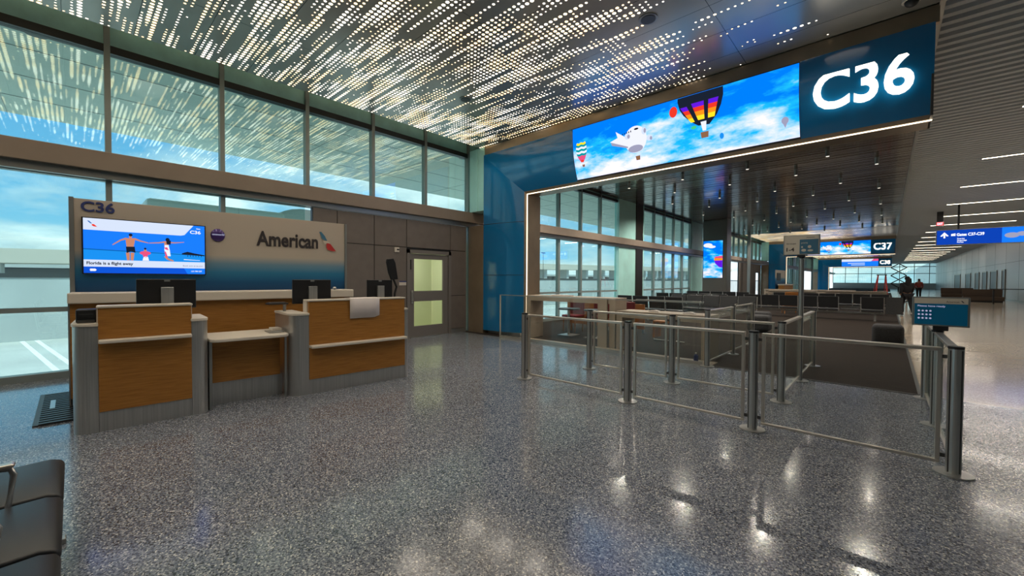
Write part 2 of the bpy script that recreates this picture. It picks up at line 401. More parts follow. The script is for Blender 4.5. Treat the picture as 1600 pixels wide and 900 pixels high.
# walls right, back
f = MB().box(RW, RW+.15, YB, 200, 0, 6.0)
struct('wall_right', f, M['greysofa'])
f = MB()
for i in range(24):
    yy = 6+i*4.6; f.box(RW-.004, RW+.01, yy, yy+.035, 0, 5.2)
f.box(RW-.004, RW+.01, YB, YE, 3.05, 3.075)
struct('trim_5', f, M['dgrey'])
struct('baseboard_right', MB().box(RW-.02, RW, YB, YE, 0, .15), M['alum'])
for i, (a, b_) in enumerate(((52, 53.2), (55.5, 58.5), (60.5, 62.8), (65, 67.5), (71, 75), (80, 86))):
    d_ = MB().box(RW-.03, RW-.005, a, b_, .02, 2.45); o = struct('door_%d' % (i+2), d_, M['dgrey'])
    MB().box(RW-.06, RW-.03, a-.1, a, 0, 2.55).box(RW-.06, RW-.03, b_, b_+.1, 0, 2.55).box(RW-.06, RW-.03, a-.1, b_+.1, 2.45, 2.55).build('door_frame', M['bronze'], o)
struct('wall_back', MB().box(XW-.2, RW+.2, YB-.15, YB, 0, 6.0), M['greysofa'])
# far end wall: glazed
f = MB()
MB().box(-9.2, 12, YE, YE+.2, 0, 1.2).build('wall_end', M['concwall'])['kind'] = 'structure'
for i in range(10): f.box(-9.2+i*2.2-.05, -9.2+i*2.2+.05, YE-.1, YE+.1, 1.2, 6)
for z in (3.2, 4.6): f.box(-9.2, 12, YE-.08, YE+.08, z-.06, z+.06)
o = struct('window_90', f, M['darkframe']); MB().box(-9.2, 12, YE+.0, YE+.02, 1.2, 6).build('pane', M['glass'], o)
# left side: window bays
WN = [0]
PIT = 1.49
def bay(y0, y1, lower=True, transom=1.03, upper=True, lastmull=False):
    WN[0] += 1
    f = MB(); h = .036
    f.box(XW-.07, XW+.08, y0-h, y0+h, 0 if lower else 3.1, 6.0)
    if lastmull: f.box(XW-.07, XW+.08, y1-h, y1+h, 0 if lower else 3.1, 6.0)
    if lower:
        f.box(XW-.08, XW+.08, y0+h, y1-h, 0, .10)
        f.box(XW-.06, XW+.06, y0+h, y1-h, transom-.035, transom+.035)
        f.box(XW-.06, XW+.06, y0+h, y1-h, 3.02, 3.13)
    f.box(XW-.05, XW+.05, y0+h, y1-h, 3.42, 3.47)
    o = struct('window_%d' % WN[0], f, M['mullion'])
    MB().box(XW-.09, XW+.07, y0+h, y1-h, 5.03, 5.15).build('head_transom', M['darkframe'], o)
    MB().box(XW-.02, XW+.02, y0+h, y1-h, 5.15, 6.0).build('spandrel_panel', M['teal'], o)
    g = MB().box(XW-.008, XW+.008, y0+h, y1-h, 3.47, 5.03)
    if lower: g.box(XW-.008, XW+.008, y0+h, y1-h, .10, transom-.035).box(XW-.008, XW+.008, y0+h, y1-h, transom+.035, 3.02)
    g.build('pane', M['glass'], o)
for Y0 in MOD:
    k0 = -9 if Y0 == 0 else -2
    for kk in range(k0, 12):
        a = Y0+.41+kk*1.495
        if kk == 5: pass
        low = not (2 <= kk <= 4)
        if Y0 and kk < 2: low = False
        if a > YE-2: break
        bay(a, a+1.495 if kk < 11 else a+.0+.0+1.495*0+.001+0, lower=low) if kk < 11 else None
    if Y0 < 74:
        for kk in range(5): bay(Y0+19.45+kk*1.34, Y0+19.45+(kk+1)*1.34, lastmull=(kk == 4))
        for kk in range(4): bay(Y0+28.2+kk*1.49, Y0+28.2+(kk+1)*1.49, lastmull=(kk == 3))
# solid parts of the window wall
f = MB()
for Y0 in MOD:
    f.box(XW-.1, XW+.12, Y0+16.86, Y0+19.41, 0, 6.0)
    f.box(XW-.1, XW+.12, Y0+26.19, Y0+28.16, 0, 6.0)
    f.box(XW-.1, XW+.12, Y0+34.2, Y0+34.4, 0, 6.0)
    f.box(-9.0, -8.98, Y0+17.35, Y0+17.38, 0, 5.2)
struct('wall_left', f, M['palepanel'])
f = MB()
for Y0 in MOD: f.box(-9.2, -8.93, Y0+18.5, Y0+19.2, 0, 5.2)
struct('wall_left', f, pbr('dark_bronze_pier', (.03, .024, .02), .3, .4))['label'] = 'dark bronze pier between the window groups'
# beam band
f = MB(); f.box(XW-.12, XW+.28, YB, YE, 3.14, 3.43)
struct('trim_6', f, M['brownband'], bevel=.008)
f = MB(); f.box(XW-.14, XW+.18, YB, YE, 3.03, 3.139)
struct('trim_7', f, M['alum'])
# taupe panel wall with door
def panelwall(Y0, ya, door=True):
    f = MB(); X = -8.93; x1 = XW+.12-.0
    ds, de = Y0+5.86, Y0+7.06
    g = .008
    ys = [ya, Y0+3.98, Y0+4.86, Y0+5.74, Y0+7.14, Y0+7.72] if not Y0 else [ya, Y0+1.2, Y0+2.4, Y0+3.98, Y0+4.86, Y0+5.74, Y0+7.14, Y0+7.72]
    for a, b_ in zip(ys, ys[1:]):
        if b_-a < .1: continue
        rows = [(.12, 1.05), (1.05, 2.31), (2.31, 3.02)]
        if abs(a-(Y0+5.74)) < .01: rows = [(2.31, 3.02)]
        elif abs(b_-(Y0+7.72)) > .01: rows = [(.12, 2.31), (2.31, 3.02)]
        for z0, z1 in rows: f.box(X-.03, X, a+g, b_-g, z0+g, z1-g)
    o = struct('wall_left', f, M['wallpanel'], bevel=.003)
    MB().box(X-.12, X-.035, ya, Y0+5.74, 0, 3.02).box(X-.12, X-.035, Y0+7.16, Y0+7.72, 0, 3.02).box(X-.12, X-.035, Y0+5.74, Y0+7.16, 2.26, 3.02).build('backing', M['black'], o)
    MB().box(X-.034, X-.01, ya, Y0+5.74, 0, .12).box(X-.034, X-.01, Y0+7.16, Y0+7.72, 0, .12).build('kick_plate', M['alum'], o)
panelwall(0, 3.46); panelwall(37, 37.0)
# service door with its lit corridor behind
X = -8.93
fr = MB().box(X-.12, X+.015, 5.745, 5.83, 0, 2.26).box(X-.12, X+.015, 7.07, 7.155, 0, 2.26).box(X-.12, X+.015, 5.745, 7.155, 2.17, 2.26)
dr = struct('door_1', fr, M['doorgrey'])
lf = MB(); dx0, dx1 = X-.07, X-.02
lf.box(dx0, dx1, 5.84, 5.97, .01, 2.16).box(dx0, dx1, 6.90, 7.06, .01, 2.16)
lf.box(dx0, dx1, 5.97, 6.90, .01, .29).box(dx0, dx1, 5.97, 6.90, .93, 1.20).box(dx0, dx1, 5.97, 6.90, 2.03, 2.16)
lfo = lf.build('door_leaf', M['doorgrey'], dr)
MB().box(X-.045, X-.040, 5.97, 6.90, .29, .93).box(X-.045, X-.040, 5.97, 6.90, 1.20, 2.03).build('glass_pane', M['clear'], dr)
MB().box(X-.01, X+.0, 5.88, 5.93, .88, 1.22).tube([(X-.015, 5.90, .95), (X+.05, 5.90, .95), (X+.05, 5.90, 1.15), (X-.015, 5.90, 1.15)], .012).build('door_handle', M['steel'], dr)
MB().box(X-.05, X+.02, 5.84, 5.87, 1.75, 2.0).build('hinge', M['dgrey'], dr)
MB().box(X-.07, X+.03, 5.84, 7.06, 0, .012).build('threshold', M['alum'], dr)
f = MB(); f.box(-10.6, -9.06, 5.2, 7.7, -.02, 0).box(-10.6, -9.06, 5.2, 7.7, 2.6, 2.62).box(-10.62, -10.6, 5.2, 7.7, 0, 2.6).box(-10.6, -9.06, 5.18, 5.2, 0, 2.6).box(-10.6, -9.06, 7.7, 7.72, 0, 2.6)
cr = struct('wall_corridor', f, pbr('corridor_paint', (.70, .74, .52), .6))
MB().box(-10.6, -10.57, 5.9, 6.8, 0, 2.1).build('inner_door', pbr('cream_door', (.55, .58, .42), .5), cr)
MB().box(-10.57, -10.53, 6.68, 6.72, .98, 1.0).box(-10.55, -10.53, 6.58, 6.72, .985, 1.0).build('door_handle', M['dgrey'], cr)
MB().cyl((-10.568, 6.35, 1.47), (-10.56, 6.35, 1.47), .06).build('round_sticker', M['dgrey'], cr)
cl_ = bpy.data.lights.new('corridor_lamp', 'AREA'); cl_.energy = 15; cl_.size = .8; cl_.color = (1, 1, .85)
co = bpy.data.objects.new('corridor_lamp', cl_); COL.objects.link(co); co.location = (-9.8, 6.4, 2.58)
# ------------------------------------------------------------------ gate portals
def sy_(z, top=4.95, bot=3.8):
    t = max(0, min(1, (top-z)/(top-bot))); return 7.80+.23*t**2.4
def jy(x):
    t = max(0, min(1, (x+8.3)/1.3)); return 7.80+.23*t**2.4
def portal(Y0, num, lab, art):
    r = empty('gate_portal', (-3.5, Y0+7.9, 0)); tag(r, lab, 'gate portal', None)
    loc = (3.5, -(Y0+7.9), 0)
    def add(mb, name, mat, **kw): return mb.build(name, mat, r, loc=loc, **kw)
    nt_ = 14
    # jamb
    f = MB(); rows = []
    for i in range(nt_+1):
        t = i/nt_; x = -8.3+1.3*t; rows.append([(x, Y0+jy(x), z) for z in (.10, .8, 1.6, 2.35)]+[(x, Y0+jy(x), 2.36+(4.95-1.15*t-2.36)*q) for q in (0, .5, 1)])
    f.grid(rows); add(f, 'jamb_panel', M['blue'], smooth=True)
    for z in (1.62, 3.02):
      f = MB(); f.grid([[(x, Y0+jy(x)-.002, z), (x, Y0+jy(x)-.002, z+.012)] for x in [-8.3+1.3*i/nt_ for i in range(nt_+1)]])
      add(f, 'panel_joint', M['darkframe'])
    add(MB().box(-8.25, -7.05, Y0+7.95, Y0+8.08, 0, .10), 'steel_plinth', M['steel'])
    def head(xa, xb, name, mat, mitre=False, z0=3.8, z1=4.95, off=0, nx=1):
        f = MB(); rows = []
        for i in range(nt_+1):
            z = z1-(z1-z0)*i/nt_; xx = -8.3+1.3*(4.95-z)/1.15 if mitre else xa
            rows.append([(xx+(xb-xx)*q/nx, Y0+sy_(z)-off, z) for q in range(nx+1)])
        f.grid(rows); return add(f, name, mat, smooth=True)
    head(-8.3, -5.36, 'header_panel', M['blue'], mitre=True)
    head(-5.36, -1.07, 'screen_surround', M['dgrey'])
    scr = head(-5.34, -1.08, 'video_screen', M['skyscreen'], z0=3.83, z1=4.93, off=.006)
    head(-1.07, .41, 'number_panel', M['blue'])
    # art on the screen
    def F(off): return lambda a, b_: (a, Y0+sy_(b_)-off, b_)
    def art_(name, mat, polys, off=.012):
        o = flat(name, mat, scr, polys, F(off), cut=.05); return o
    if art == 'balloons':
        cx = -2.57
        outline = [(-2.97, 4.92), (-2.97, 4.85), (-2.93, 4.70), (-2.86, 4.58), (-2.74, 4.45), (-2.60, 4.345), (-2.41, 4.33), (-2.28, 4.47), (-2.21, 4.62), (-2.175, 4.78), (-2.18, 4.92)]
        art_('hot_air_balloon', M['e_dark'], [outline], .012)
        for (xa, xb, xc, xd), dz in (((-2.92, -2.80, -2.66, -2.73), -.03), ((-2.72, -2.50, -2.49, -2.60), .0), ((-2.42, -2.25, -2.32, -2.43), .0)):
            zt, zb = 4.76+dz, 4.44+dz*.5
            cols = ['e_violet', 'e_red', 'e_orange', 'e_yellow']
            for i in range(4):
                t0, t1 = i/4, (i+1)/4
                L0 = xa+(xd-xa)*t0; R0 = xb+(xc-xb)*t0; L1 = xa+(xd-xa)*t1; R1 = xb+(xc-xb)*t1
                art_('balloon_stripe', M[cols[i]], [[(L0, zt+(zb-zt)*t0), (R0, zt+(zb-zt)*t0), (R1, zt+(zb-zt)*t1), (L1, zt+(zb-zt)*t1)]], .017)
        art_('balloon_skirt', M['e_pale'], [[(-2.56, 4.40), (-2.46, 4.40), (-2.47, 4.24), (-2.53, 4.24)]], .016)
        art_('balloon_basket', M['e_brown'], [[(-2.57, 4.22), (-2.43, 4.22), (-2.44, 4.12), (-2.56, 4.12)]], .016)
        art_('red_balloon', M['e_red'], [ell(-3.05, 4.70, .075, .10)], .012)
        art_('purple_balloon', M['e_grey'], [ell(-1.27, 4.11, .05, .055), [(-1.30, 4.07), (-1.24, 4.07), (-1.27, 4.0)]], .012)
        art_('blue_balloon', M['e_sea'], [ell(-2.22, 4.09, .035, .05)], .012)
        art_('green_leaf', M['e_green'], [ell(-2.68, 4.33, .05, .03)], .020)
        # plane shaped white balloon
        art_('plane_balloon', M['e_pale'], [ell(-3.83, 4.38, .24, .26, 28), [(-4.05, 4.47), (-4.26, 4.62), (-4.22, 4.49), (-4.40, 4.44), (-4.15, 4.30), (-3.95, 4.22)]], .012)
        art_('plane_balloon_shade', M['e_grey'], [ell(-3.84, 4.20, .16, .07, 18), [(-4.38, 4.43), (-4.0, 4.27), (-4.0, 4.24), (-4.36, 4.36)]], .015)
        art_('plane_window', M['e_dark'], [ell(-3.80, 4.575, .05, .02, 10)]+[ell(-4.10+i*.045, 4.53+i*.005, .012, .02, 8) for i in range(5)], .016)
        art_('engine', M['e_white'], [ell(-4.00, 4.47, .06, .06), ell(-3.64, 4.50, .05, .07), ell(-3.53, 4.34, .06, .05)], .017)
        art_('engine_mouth', M['e_grey'], [ell(-3.97, 4.46, .03, .04), ell(-3.62, 4.50, .025, .045), ell(-3.50, 4.33, .025, .035)], .019)
        art_('plane_basket', M['e_brown'], [[(-3.86, 4.06), (-3.76, 4.06), (-3.77, 3.98), (-3.85, 3.98)]], .012)
        # chevron balloon
        n_ = 9; z1, z0 = 4.60, 4.18
        cols = ['e_yellow', 'e_teal', 'e_pale', 'e_teal', 'e_pale', 'e_teal', 'e_pink', 'e_pink', 'e_red']
        for i in range(n_):
            ta, tb = i/n_, (i+1)/n_
            def w_(t): return .155*math.sqrt(max(.03, 1-(t*1.55-.62)**2)) if t < .45 else .155*(1-((t-.4)/.62)**2*.8)
            za, zb = z1-(z1-z0)*ta, z1-(z1-z0)*tb
            art_('balloon_band', M[cols[i]], [[(-5.12-w_(ta)*.9, za), (-5.12-w_(ta)*.45, za-.02), (-5.12, za), (-5.12+w_(ta)*.45, za-.02), (-5.12+w_(ta)*.9, za), (-5.12+w_(tb)*.9, zb), (-5.12+w_(tb)*.45, zb-.02), (-5.12, zb), (-5.12-w_(tb)*.45, zb-.02), (-5.12-w_(tb)*.9, zb)]], .012+.0003*i)
        art_('balloon_basket', M['e_brown'], [[(-5.14, 4.12), (-5.07, 4.12), (-5.08, 4.07), (-5.13, 4.07)]], .012)
    else:
        art_('screen_banner', M['e_white'], [[(-5.34, 4.93), (-1.6, 4.93), (-1.9, 4.55), (-5.34, 4.55)]], .012)
        art_('screen_field', M['e_blue2'], [[(-5.34, 4.55), (-1.9, 4.55), (-1.6, 4.93), (-1.08, 4.93), (-1.08, 3.83), (-5.34, 3.83)]], .011)
        art_('screen_accent', M['e_pink'], [[(-1.85, 4.60), (-1.6, 4.92), (-1.08, 4.92), (-1.08, 4.60)]], .015)
        art_('screen_line', M['e_white'], [[(-4.6, 4.35), (-2.6, 4.35), (-2.6, 4.25), (-4.6, 4.25)], [(-4.2, 4.1), (-2.6, 4.1), (-2.6, 4.0), (-4.2, 4.0)]], .015)
    text('gate_number', num, M['letters'], r, (-.90, Y0+7.83, 4.13), (1, 0, 0), (0, 0, 1), width=1.12, height=.56, depth=.02, off=.018).location = loc
    # bronze head band above and returns
    add(MB().box(-8.42, .45, Y0+7.86, Y0+7.95, 4.96, 5.195), 'head_band', M['bronze'])
    add(MB().box(-8.93, -8.32, Y0+7.80, Y0+8.6, 0, 3.02), 'side_pier', M['bronze'], bevel=.004)
    add(MB().box(-8.93, -8.32, Y0+7.84, Y0+8.55, 3.44, 5.195).box(-8.62, -8.58, Y0+7.82, Y0+7.84, 3.44, 5.195), 'upper_pier', M['palepanel'])
    # bronze lip + lit line
    f = MB(); f.grid([[(-7.0, Y0+8.03, .10), (-7.0, Y0+8.03, 3.8), (.41, Y0+8.03, 3.8)], [(-6.93, Y0+8.06, .10), (-6.93, Y0+8.06, 3.73), (.41, Y0+8.06, 3.73)]])
    add(f, 'inner_lip', M['bronze'])
    add(MB().box(-6.932, -6.92, Y0+8.05, Y0+8.075, .06, 3.735).box(-6.93, .41, Y0+8.05, Y0+8.075, 3.722, 3.735), 'light_strip', M['led'])
    add(MB().box(-8.3, -6.94, Y0+8.12, Y0+8.62, 0, 3.74).box(-8.3, .40, Y0+8.12, Y0+8.54, 3.74, 5.19), 'rear_casing', M['bronze'])
    add(MB().box(.385, .41, Y0+7.86, Y0+8.54, 3.74, 4.95), 'end_cap', M['dgrey'])
portal(0, 'C36', 'nearest blue gate portal with curved frame, balloon screen and lit C36', 'balloons')
portal(37, 'C37', 'distant gate portal lit C37 with balloon screen, beyond the seating', 'balloons')
portal(74, 'C38', 'farthest gate portal lit C38 with blue and white screen', 'info')
for Y0 in (37, 74):
    struct('trim_%d' % (8+Y0), MB().box(-8.3, -8.1, Y0-.2, Y0-.05, 0, 5.2), M['alum'])
# ------------------------------------------------------------------ branded counter island
TH = math.radians(-3.4); OC = (-5.61, 0, 0)
def isl(name): return empty(name, OC, TH)
fr_u, fr_v = (0, 1, 0), (0, 0, 1)
bw = isl('branded_back_wall'); tag(bw, 'freestanding grey panel wall fading to blue behind the check-in desks', 'sign wall')
MB().box(-1.78, -1.69, -.08, 3.20, 0.02, 2.475).build('fade_panel', M['fade'], bw, bevel=.003)
MB().box(-1.83, -1.67, -.12, -.078, 0, 2.485).box(-1.83, -1.67, 3.198, 3.235, 0, 2.475).build('edge_trim', M['alum'], bw)
text('gate_number', 'C36', M['navy'], bw, (-1.69, -.02, 2.325), fr_u, fr_v, width=.30, height=.125, depth=.012, off=.022)
text('airline_lettering', 'American', M['char'], bw, (-1.69, 1.845, 2.02), fr_u, fr_v, width=.905, height=.225, depth=.012, off=.022)
fnL = lambda a, b_: (-1.672, a, b_)
lg = flat('tail_logo_blue', M['logoblue'], bw, [[(2.765, 2.30), (2.80, 2.305), (2.855, 2.24), (2.90, 2.155), (2.865, 2.16), (2.81, 2.19), (2.79, 2.25)]], fnL)
flat('tail_logo_beak', M['white'], bw, [[(2.83, 2.155), (2.90, 2.15), (2.95, 2.12), (2.92, 2.11), (2.90, 2.12), (2.86, 2.09)]], fnL)
flat('tail_logo_red', M['red'], bw, [[(2.885, 2.11), (2.92, 2.12), (2.955, 2.10), (3.045, 1.985), (2.98, 1.985), (2.91, 2.0), (2.885, 2.04)]], fnL)
f = MB(); f.ball((-1.69, 1.357, 2.132), (.035, .088, .095), 24, 12); f.build('round_badge', M['purple'], bw, smooth=True)
text('badge_lettering', 'oneworld', M['e_grey'], bw, (-1.654, 1.285, 2.128), fr_u, fr_v, width=.145, height=.028, depth=.002, off=.02)
# wall display
tv = isl('wall_display'); tag(tv, 'large wide wall screen with beach advertisement on the grey panel wall', 'screen')
MB().box(-1.685, -1.635, -.015, 1.208, 1.548, 2.25).build('bezel', M['black'], tv, bevel=.004)
def TF(off): return lambda a, b_: (-1.634+off, a, b_)
def ta(name, mat, polys, off): return flat(name, M[mat], scr, polys, TF(off))
scr = flat('screen', M['e_sea'], tv, [[(0, 1.56), (1.194, 1.56), (1.194, 2.238), (0, 2.238)]], TF(.0008))
ta('sky_area', 'e_blue2', [[(0, 1.86), (1.194, 1.84), (1.194, 2.238), (0, 2.238)]], .0012)
ta('horizon_line', 'e_seadark', [[(0, 1.865), (1.194, 1.825), (1.194, 1.817), (0, 1.85)]], .0016)
ta('top_banner', 'e_white', [[(0, 2.094), (.93, 2.089), (.97, 2.10), (1.045, 2.215), (1.07, 2.238), (0, 2.238)]], .002)
ta('caption_band', 'e_white', [[(0, 1.64), (1.194, 1.64), (1.194, 1.727), (0, 1.727)]], .002)
ta('bottom_band', 'e_blue', [[(0, 1.56), (1.194, 1.56), (1.194, 1.64), (0, 1.64)]], .002)
ta('bottom_accent', 'e_blue2', [[(1.0, 1.56), (1.194, 1.56), (1.194, 1.64), (.96, 1.64)]], .0025)
text('screen_gate', 'C36', M['e_pale'], scr, (-1.631, 1.03, 2.125), fr_u, fr_v, width=.12, height=.045, depth=.0005, off=.03)
text('screen_small', 'Gate', M['e_pale'], scr, (-1.631, 1.10, 2.19), fr_u, fr_v, width=.045, height=.016, depth=.0005)
text('screen_caption', 'Florida is a flight away', M['e_dark'], scr, (-1.631, .025, 1.668), fr_u, fr_v, width=.42, height=.036, depth=.0005, off=.03)
text('screen_note', 'Book now at aa.com', M['e_grey'], scr, (-1.631, .95, 1.665), fr_u, fr_v, width=.22, height=.018, depth=.0005)
text('screen_time', '1:31 PM CST', M['e_pale'], scr, (-1.631, 1.04, 1.59), fr_u, fr_v, width=.12, height=.018, depth=.0005)
ta('flight_icon', 'e_pale', [[(.055, 1.585), (.10, 1.585), (.112, 1.6), (.10, 1.615), (.055, 1.615), (.055, 1.610), (.098, 1.610), (.106, 1.6), (.098, 1.59), (.055, 1.59)], [(.05, 1.597), (.09, 1.597), (.09, 1.603), (.05, 1.603)]], .003)
ta('tail_logo_blue', 'e_seadark', [[(.035, 2.205), (.05, 2.205), (.08, 2.17), (.06, 2.175)]], .003)
ta('tail_logo_red', 'e_red', [[(.075, 2.165), (.095, 2.165), (.122, 2.135), (.09, 2.138), (.075, 2.15)]], .003)
def limb(p, w0, w1):
    L = []; R_ = []
    for i, (a, b_) in enumerate(p):
        j0, j1 = max(0, i-1), min(len(p)-1, i+1); dx, dz = p[j1][0]-p[j0][0], p[j1][1]-p[j0][1]; l = math.hypot(dx, dz); w_ = w0+(w1-w0)*i/(len(p)-1)
        L.append((a-dz/l*w_, b_+dx/l*w_)); R_.append((a+dz/l*w_, b_-dx/l*w_))
    return L+R_[::-1]
ta('swimmer_skin', 'e_skin', [ell(.422, 2.035, .014, .022, 12), [(.378, 2.015), (.465, 2.018), (.462, 1.97), (.45, 1.90), (.385, 1.90), (.378, 1.97)], limb([(.385, 2.01), (.33, 1.985), (.255, 1.92)], .012, .005), limb([(.46, 2.01), (.52, 1.985), (.595, 1.965)], .012, .005), limb([(.395, 1.83), (.40, 1.73)], .018, .013), limb([(.44, 1.83), (.435, 1.73)], .018, .013)], .0024)
ta('swimmer_hair', 'e_dark', [ell(.424, 2.058, .019, .019, 12)], .0028)
ta('swim_shorts', 'e_dark', [[(.378, 1.905), (.462, 1.908), (.468, 1.83), (.425, 1.845), (.385, 1.822)]], .003)
ta('swimmer_skin', 'e_skin', [[(.755, 2.0), (.80, 2.0), (.80, 1.92), (.755, 1.92)], limb([(.76, 1.99), (.70, 1.975), (.60, 1.965)], .010, .005), limb([(.80, 1.985), (.87, 1.985), (.965, 2.0)], .010, .004), limb([(.765, 1.80), (.79, 1.76), (.85, 1.735)], .016, .008)], .0024)
ta('swimmer_hair', 'e_dark', [ell(.79, 2.022, .022, .025, 14), [(.775, 2.02), (.825, 2.01), (.82, 1.955), (.78, 1.96)]], .003)
ta('beach_dress', 'e_pale', [[(.76, 1.95), (.80, 1.95), (.812, 1.88), (.82, 1.80), (.775, 1.80), (.755, 1.88)]], .0026)
ta('dress_stripe', 'e_pink', [[(.755, 1.915), (.785, 1.92), (.80, 1.88), (.765, 1.89)], [(.755, 1.86), (.77, 1.86), (.79, 1.79), (.772, 1.78)]], .003)
ta('child_float', 'e_pink', [ell(.563, 1.83, .055, .026, 16), ell(.563, 1.80, .025, .03, 10)], .0026)
ta('child_hair', 'e_dark', [ell(.563, 1.888, .012, .014, 10)], .003)
ta('child_legs', 'e_skin', [[(.55, 1.875), (.576, 1.875), (.576, 1.85), (.55, 1.85)]], .0028)
ta('splash', 'e_pale', [[(.535, 1.73), (.60, 1.73), (.59, 1.78), (.565, 1.79), (.545, 1.775)]], .0026)
ta('far_pier', 'e_dark', [[(.94, 1.845), (1.0, 1.87), (1.08, 1.85), (1.19, 1.83), (1.19, 1.815), (.94, 1.83)]]+[[(1.0+i*.03, 1.82), (1.006+i*.03, 1.82), (1.006+i*.03, 1.80), (1.0+i*.03, 1.80)] for i in range(6)], .0022)
ta('boat_wake', 'e_pale', [[(.96, 1.765), (1.14, 1.755), (1.14, 1.75), (.96, 1.755)]], .0022)
# back credenza
cd = isl('back_counter'); tag(cd, 'long wood counter with thick white top under the blue-fade panel wall', 'counter')
MB().box(-1.66, -1.27, -.10, 3.12, .10, 1.20).build('cabinet_body', M['oak'], cd)
MB().box(-1.66, -1.31, -.10, 3.12, 0, .10).build('kick_plate', M['steel'], cd)
MB().box(-1.665, -1.20, -.115, 3.16, 1.20, 1.325).build('countertop', M['white'], cd, bevel=.012)
MB().box(-1.66, -1.262, -.114, -.10, .0, 1.20).box(-1.66, -1.262, 3.12, 3.134, .0, 1.20).build('end_panel', M['alum'], cd)
MB().ball((-1.22, 2.85, 1.35), (.03, .03, .025)).build('bell', M['steel'], cd, smooth=True)
# podium desks
def rounded(x0, x1, y0, y1, r, corners):
    pts = []
    C = {'fr': (x1, y1, 0), 'fl': (x1, y0, -90)}
    pts.append((x0, y0))
    if 'fl' in corners: pts += [(x1-r+r*math.cos(math.radians(-90+9*i)), y0+r+r*math.sin(math.radians(-90+9*i))) for i in range(11)]
    else: pts.append((x1, y0))
    if 'fr' in corners: pts += [(x1-r+r*math.cos(math.radians(9*i)), y1-r+r*math.sin(math.radians(9*i))) for i in range(11)]
    else: pts.append((x1, y1))
    pts.append((x0, y1)); return pts
def podium(lab, ya, yb, yc, yd, zl, zl2=None, ends=('fl', 'fr')):
    p_ = isl('podium_desk'); tag(p_, lab, 'counter', None)
    D = -.72
    for (a, b_, c) in ((ya, yb, ends[0]), (yc, yd, ends[1])):
        r_ = min(.12, (b_-a)*.75)
        MB().prism(rounded(D, .0, a, b_, r_, (c,)), 0, 1.03).build('steel_column', M['steel'], p_)
        MB().prism(rounded(D-.01, .012, a-.008, b_+.004, r_+.01, (c,)), 1.031, 1.06).build('column_cap', M['white'], p_, bevel=.004)
    MB().box(-.05, .01, yb+.002, yc-.002, .195, zl).build('front_panel', M['oak'], p_)
    MB().box(-.05, .0, yb+.002, yc-.002, zl+.035, 1.205).build('upper_panel', M['oak'], p_)
    MB().prism(rounded(-.04, .11, yb+.004, yc-.004, .03, ('fl', 'fr')), zl, zl+.034).build('ledge', M['white'], p_, bevel=.008)
    MB().box(-.06, -.005, yb+.002, yc-.002, 0, .19).build('kick_plate', M['steel'], p_)
    MB().box(-.20, .012, yb-.01, yc+.01, 1.206, 1.228).build('cap_rail', M['white'], p_, bevel=.006)
    MB().box(-.20, -.052, yb-.01, yb+.012, 1.061, 1.205).box(-.20, -.052, yc-.012, yc+.01, 1.061, 1.205).build('return_panel', M['white'], p_)
    MB().box(D, -.06, yb+.002, yc-.002, .70, .74).build('worktop', M['white'], p_)
    MB().box(D, -.06, yb+.002, yb+.03, .0, .70).box(D, -.06, yc-.03, yc-.002, .0, .70).build('side_panel', M['oak'], p_)
    return p_
podium('left wood and steel check-in podium with high white ledge', -.015, .162, .878, 1.03, .868)
podium('right wood and steel check-in podium with white paper hanging on its top', 1.862, 2.075, 3.443, 3.52, .605)
md = isl('low_desk'); tag(md, 'low wood desk with white top between the two check-in podiums', 'desk')
MB().prism(rounded(-.72, .02, 1.04, 1.85, .09, ('fl', 'fr')), .775, .815).build('desktop', M['white'], md, bevel=.01)
MB().box(-.28, -.25, 1.09, 1.80, .27, .774).build('front_panel', M['oak'], md)
MB().box(-.33, -.285, 1.06, 1.83, .0, .27).build('kick_plate', M['steel'], md)
MB().box(-.5, -.10, 1.042, 1.07, 0, .774).box(-.15, -.11, 1.82, 1.845, 0, .774).build('leg_panel', M['alum'], md)
# things on desks
def island_thing(name, lab, cat, group=None):
    e_ = isl(name); tag(e_, lab, cat, group); return e_
def monitor(lab, y0, y1, z0=1.16, z1=1.49, x=-.36, base=.742):
    e_ = island_thing('monitor', lab, 'monitor', None); cy = (y0+y1)/2
    MB().box(x-.035, x, y0, y1, z0, z1).build('housing', M['black'], e_, bevel=.008)
    MB().box(x-.04, x-.0352, y0+.015, y1-.015, z0+.015, z1-.015).build('screen', M['dgrey'], e_)
    MB().box(x+.001, x+.035, cy-.055, cy+.055, base+.012, z1-.09).build('stand', M['steel'], e_, bevel=.004)
    MB().box(x-.12, x+.10, cy-.11, cy+.11, base, base+.012).build('stand_base', M['black'], e_, bevel=.004)
    MB().box(x+.001, x+.003, cy-.025, cy+.025, z1-.028, z1-.008).build('maker_badge', M['alum'], e_)
monitor('black computer monitor seen from behind on the left podium', .445, .958)
monitor('black monitor seen from behind at left end of right podium', 1.985, 2.485, base=.0 if False else .742)
monitor('black monitor seen from behind beside the door, right podium', 3.02, 3.43)
e_ = island_thing('boarding_device', 'black tilted screen on a stand above the right podium', 'device')
MB().prism([(3.31, 1.815), (3.42, 1.83), (3.455, 1.76), (3.50, 1.50), (3.38, 1.49), (3.335, 1.6), (3.30, 1.77)], -.33, -.30, 'x').build('screen_housing', M['black'], e_, bevel=.008)
MB().tube([(-.36, 3.44, 1.52), (-.36, 3.50, 1.38), (-.36, 3.47, 1.28), (-.36, 3.46, 1.06)], .018).build('arm', M['black'], e_)
MB().prism(ell(-.36, 3.46, .05, .05), 1.062, 1.075).build('base', M['black'], e_)
e_ = island_thing('document_printer', 'small black printer on the left end of the left podium', 'printer')
MB().box(-.35, -.12, .01, .15, 1.062, 1.19).build('body', M['black'], e_, bevel=.01)
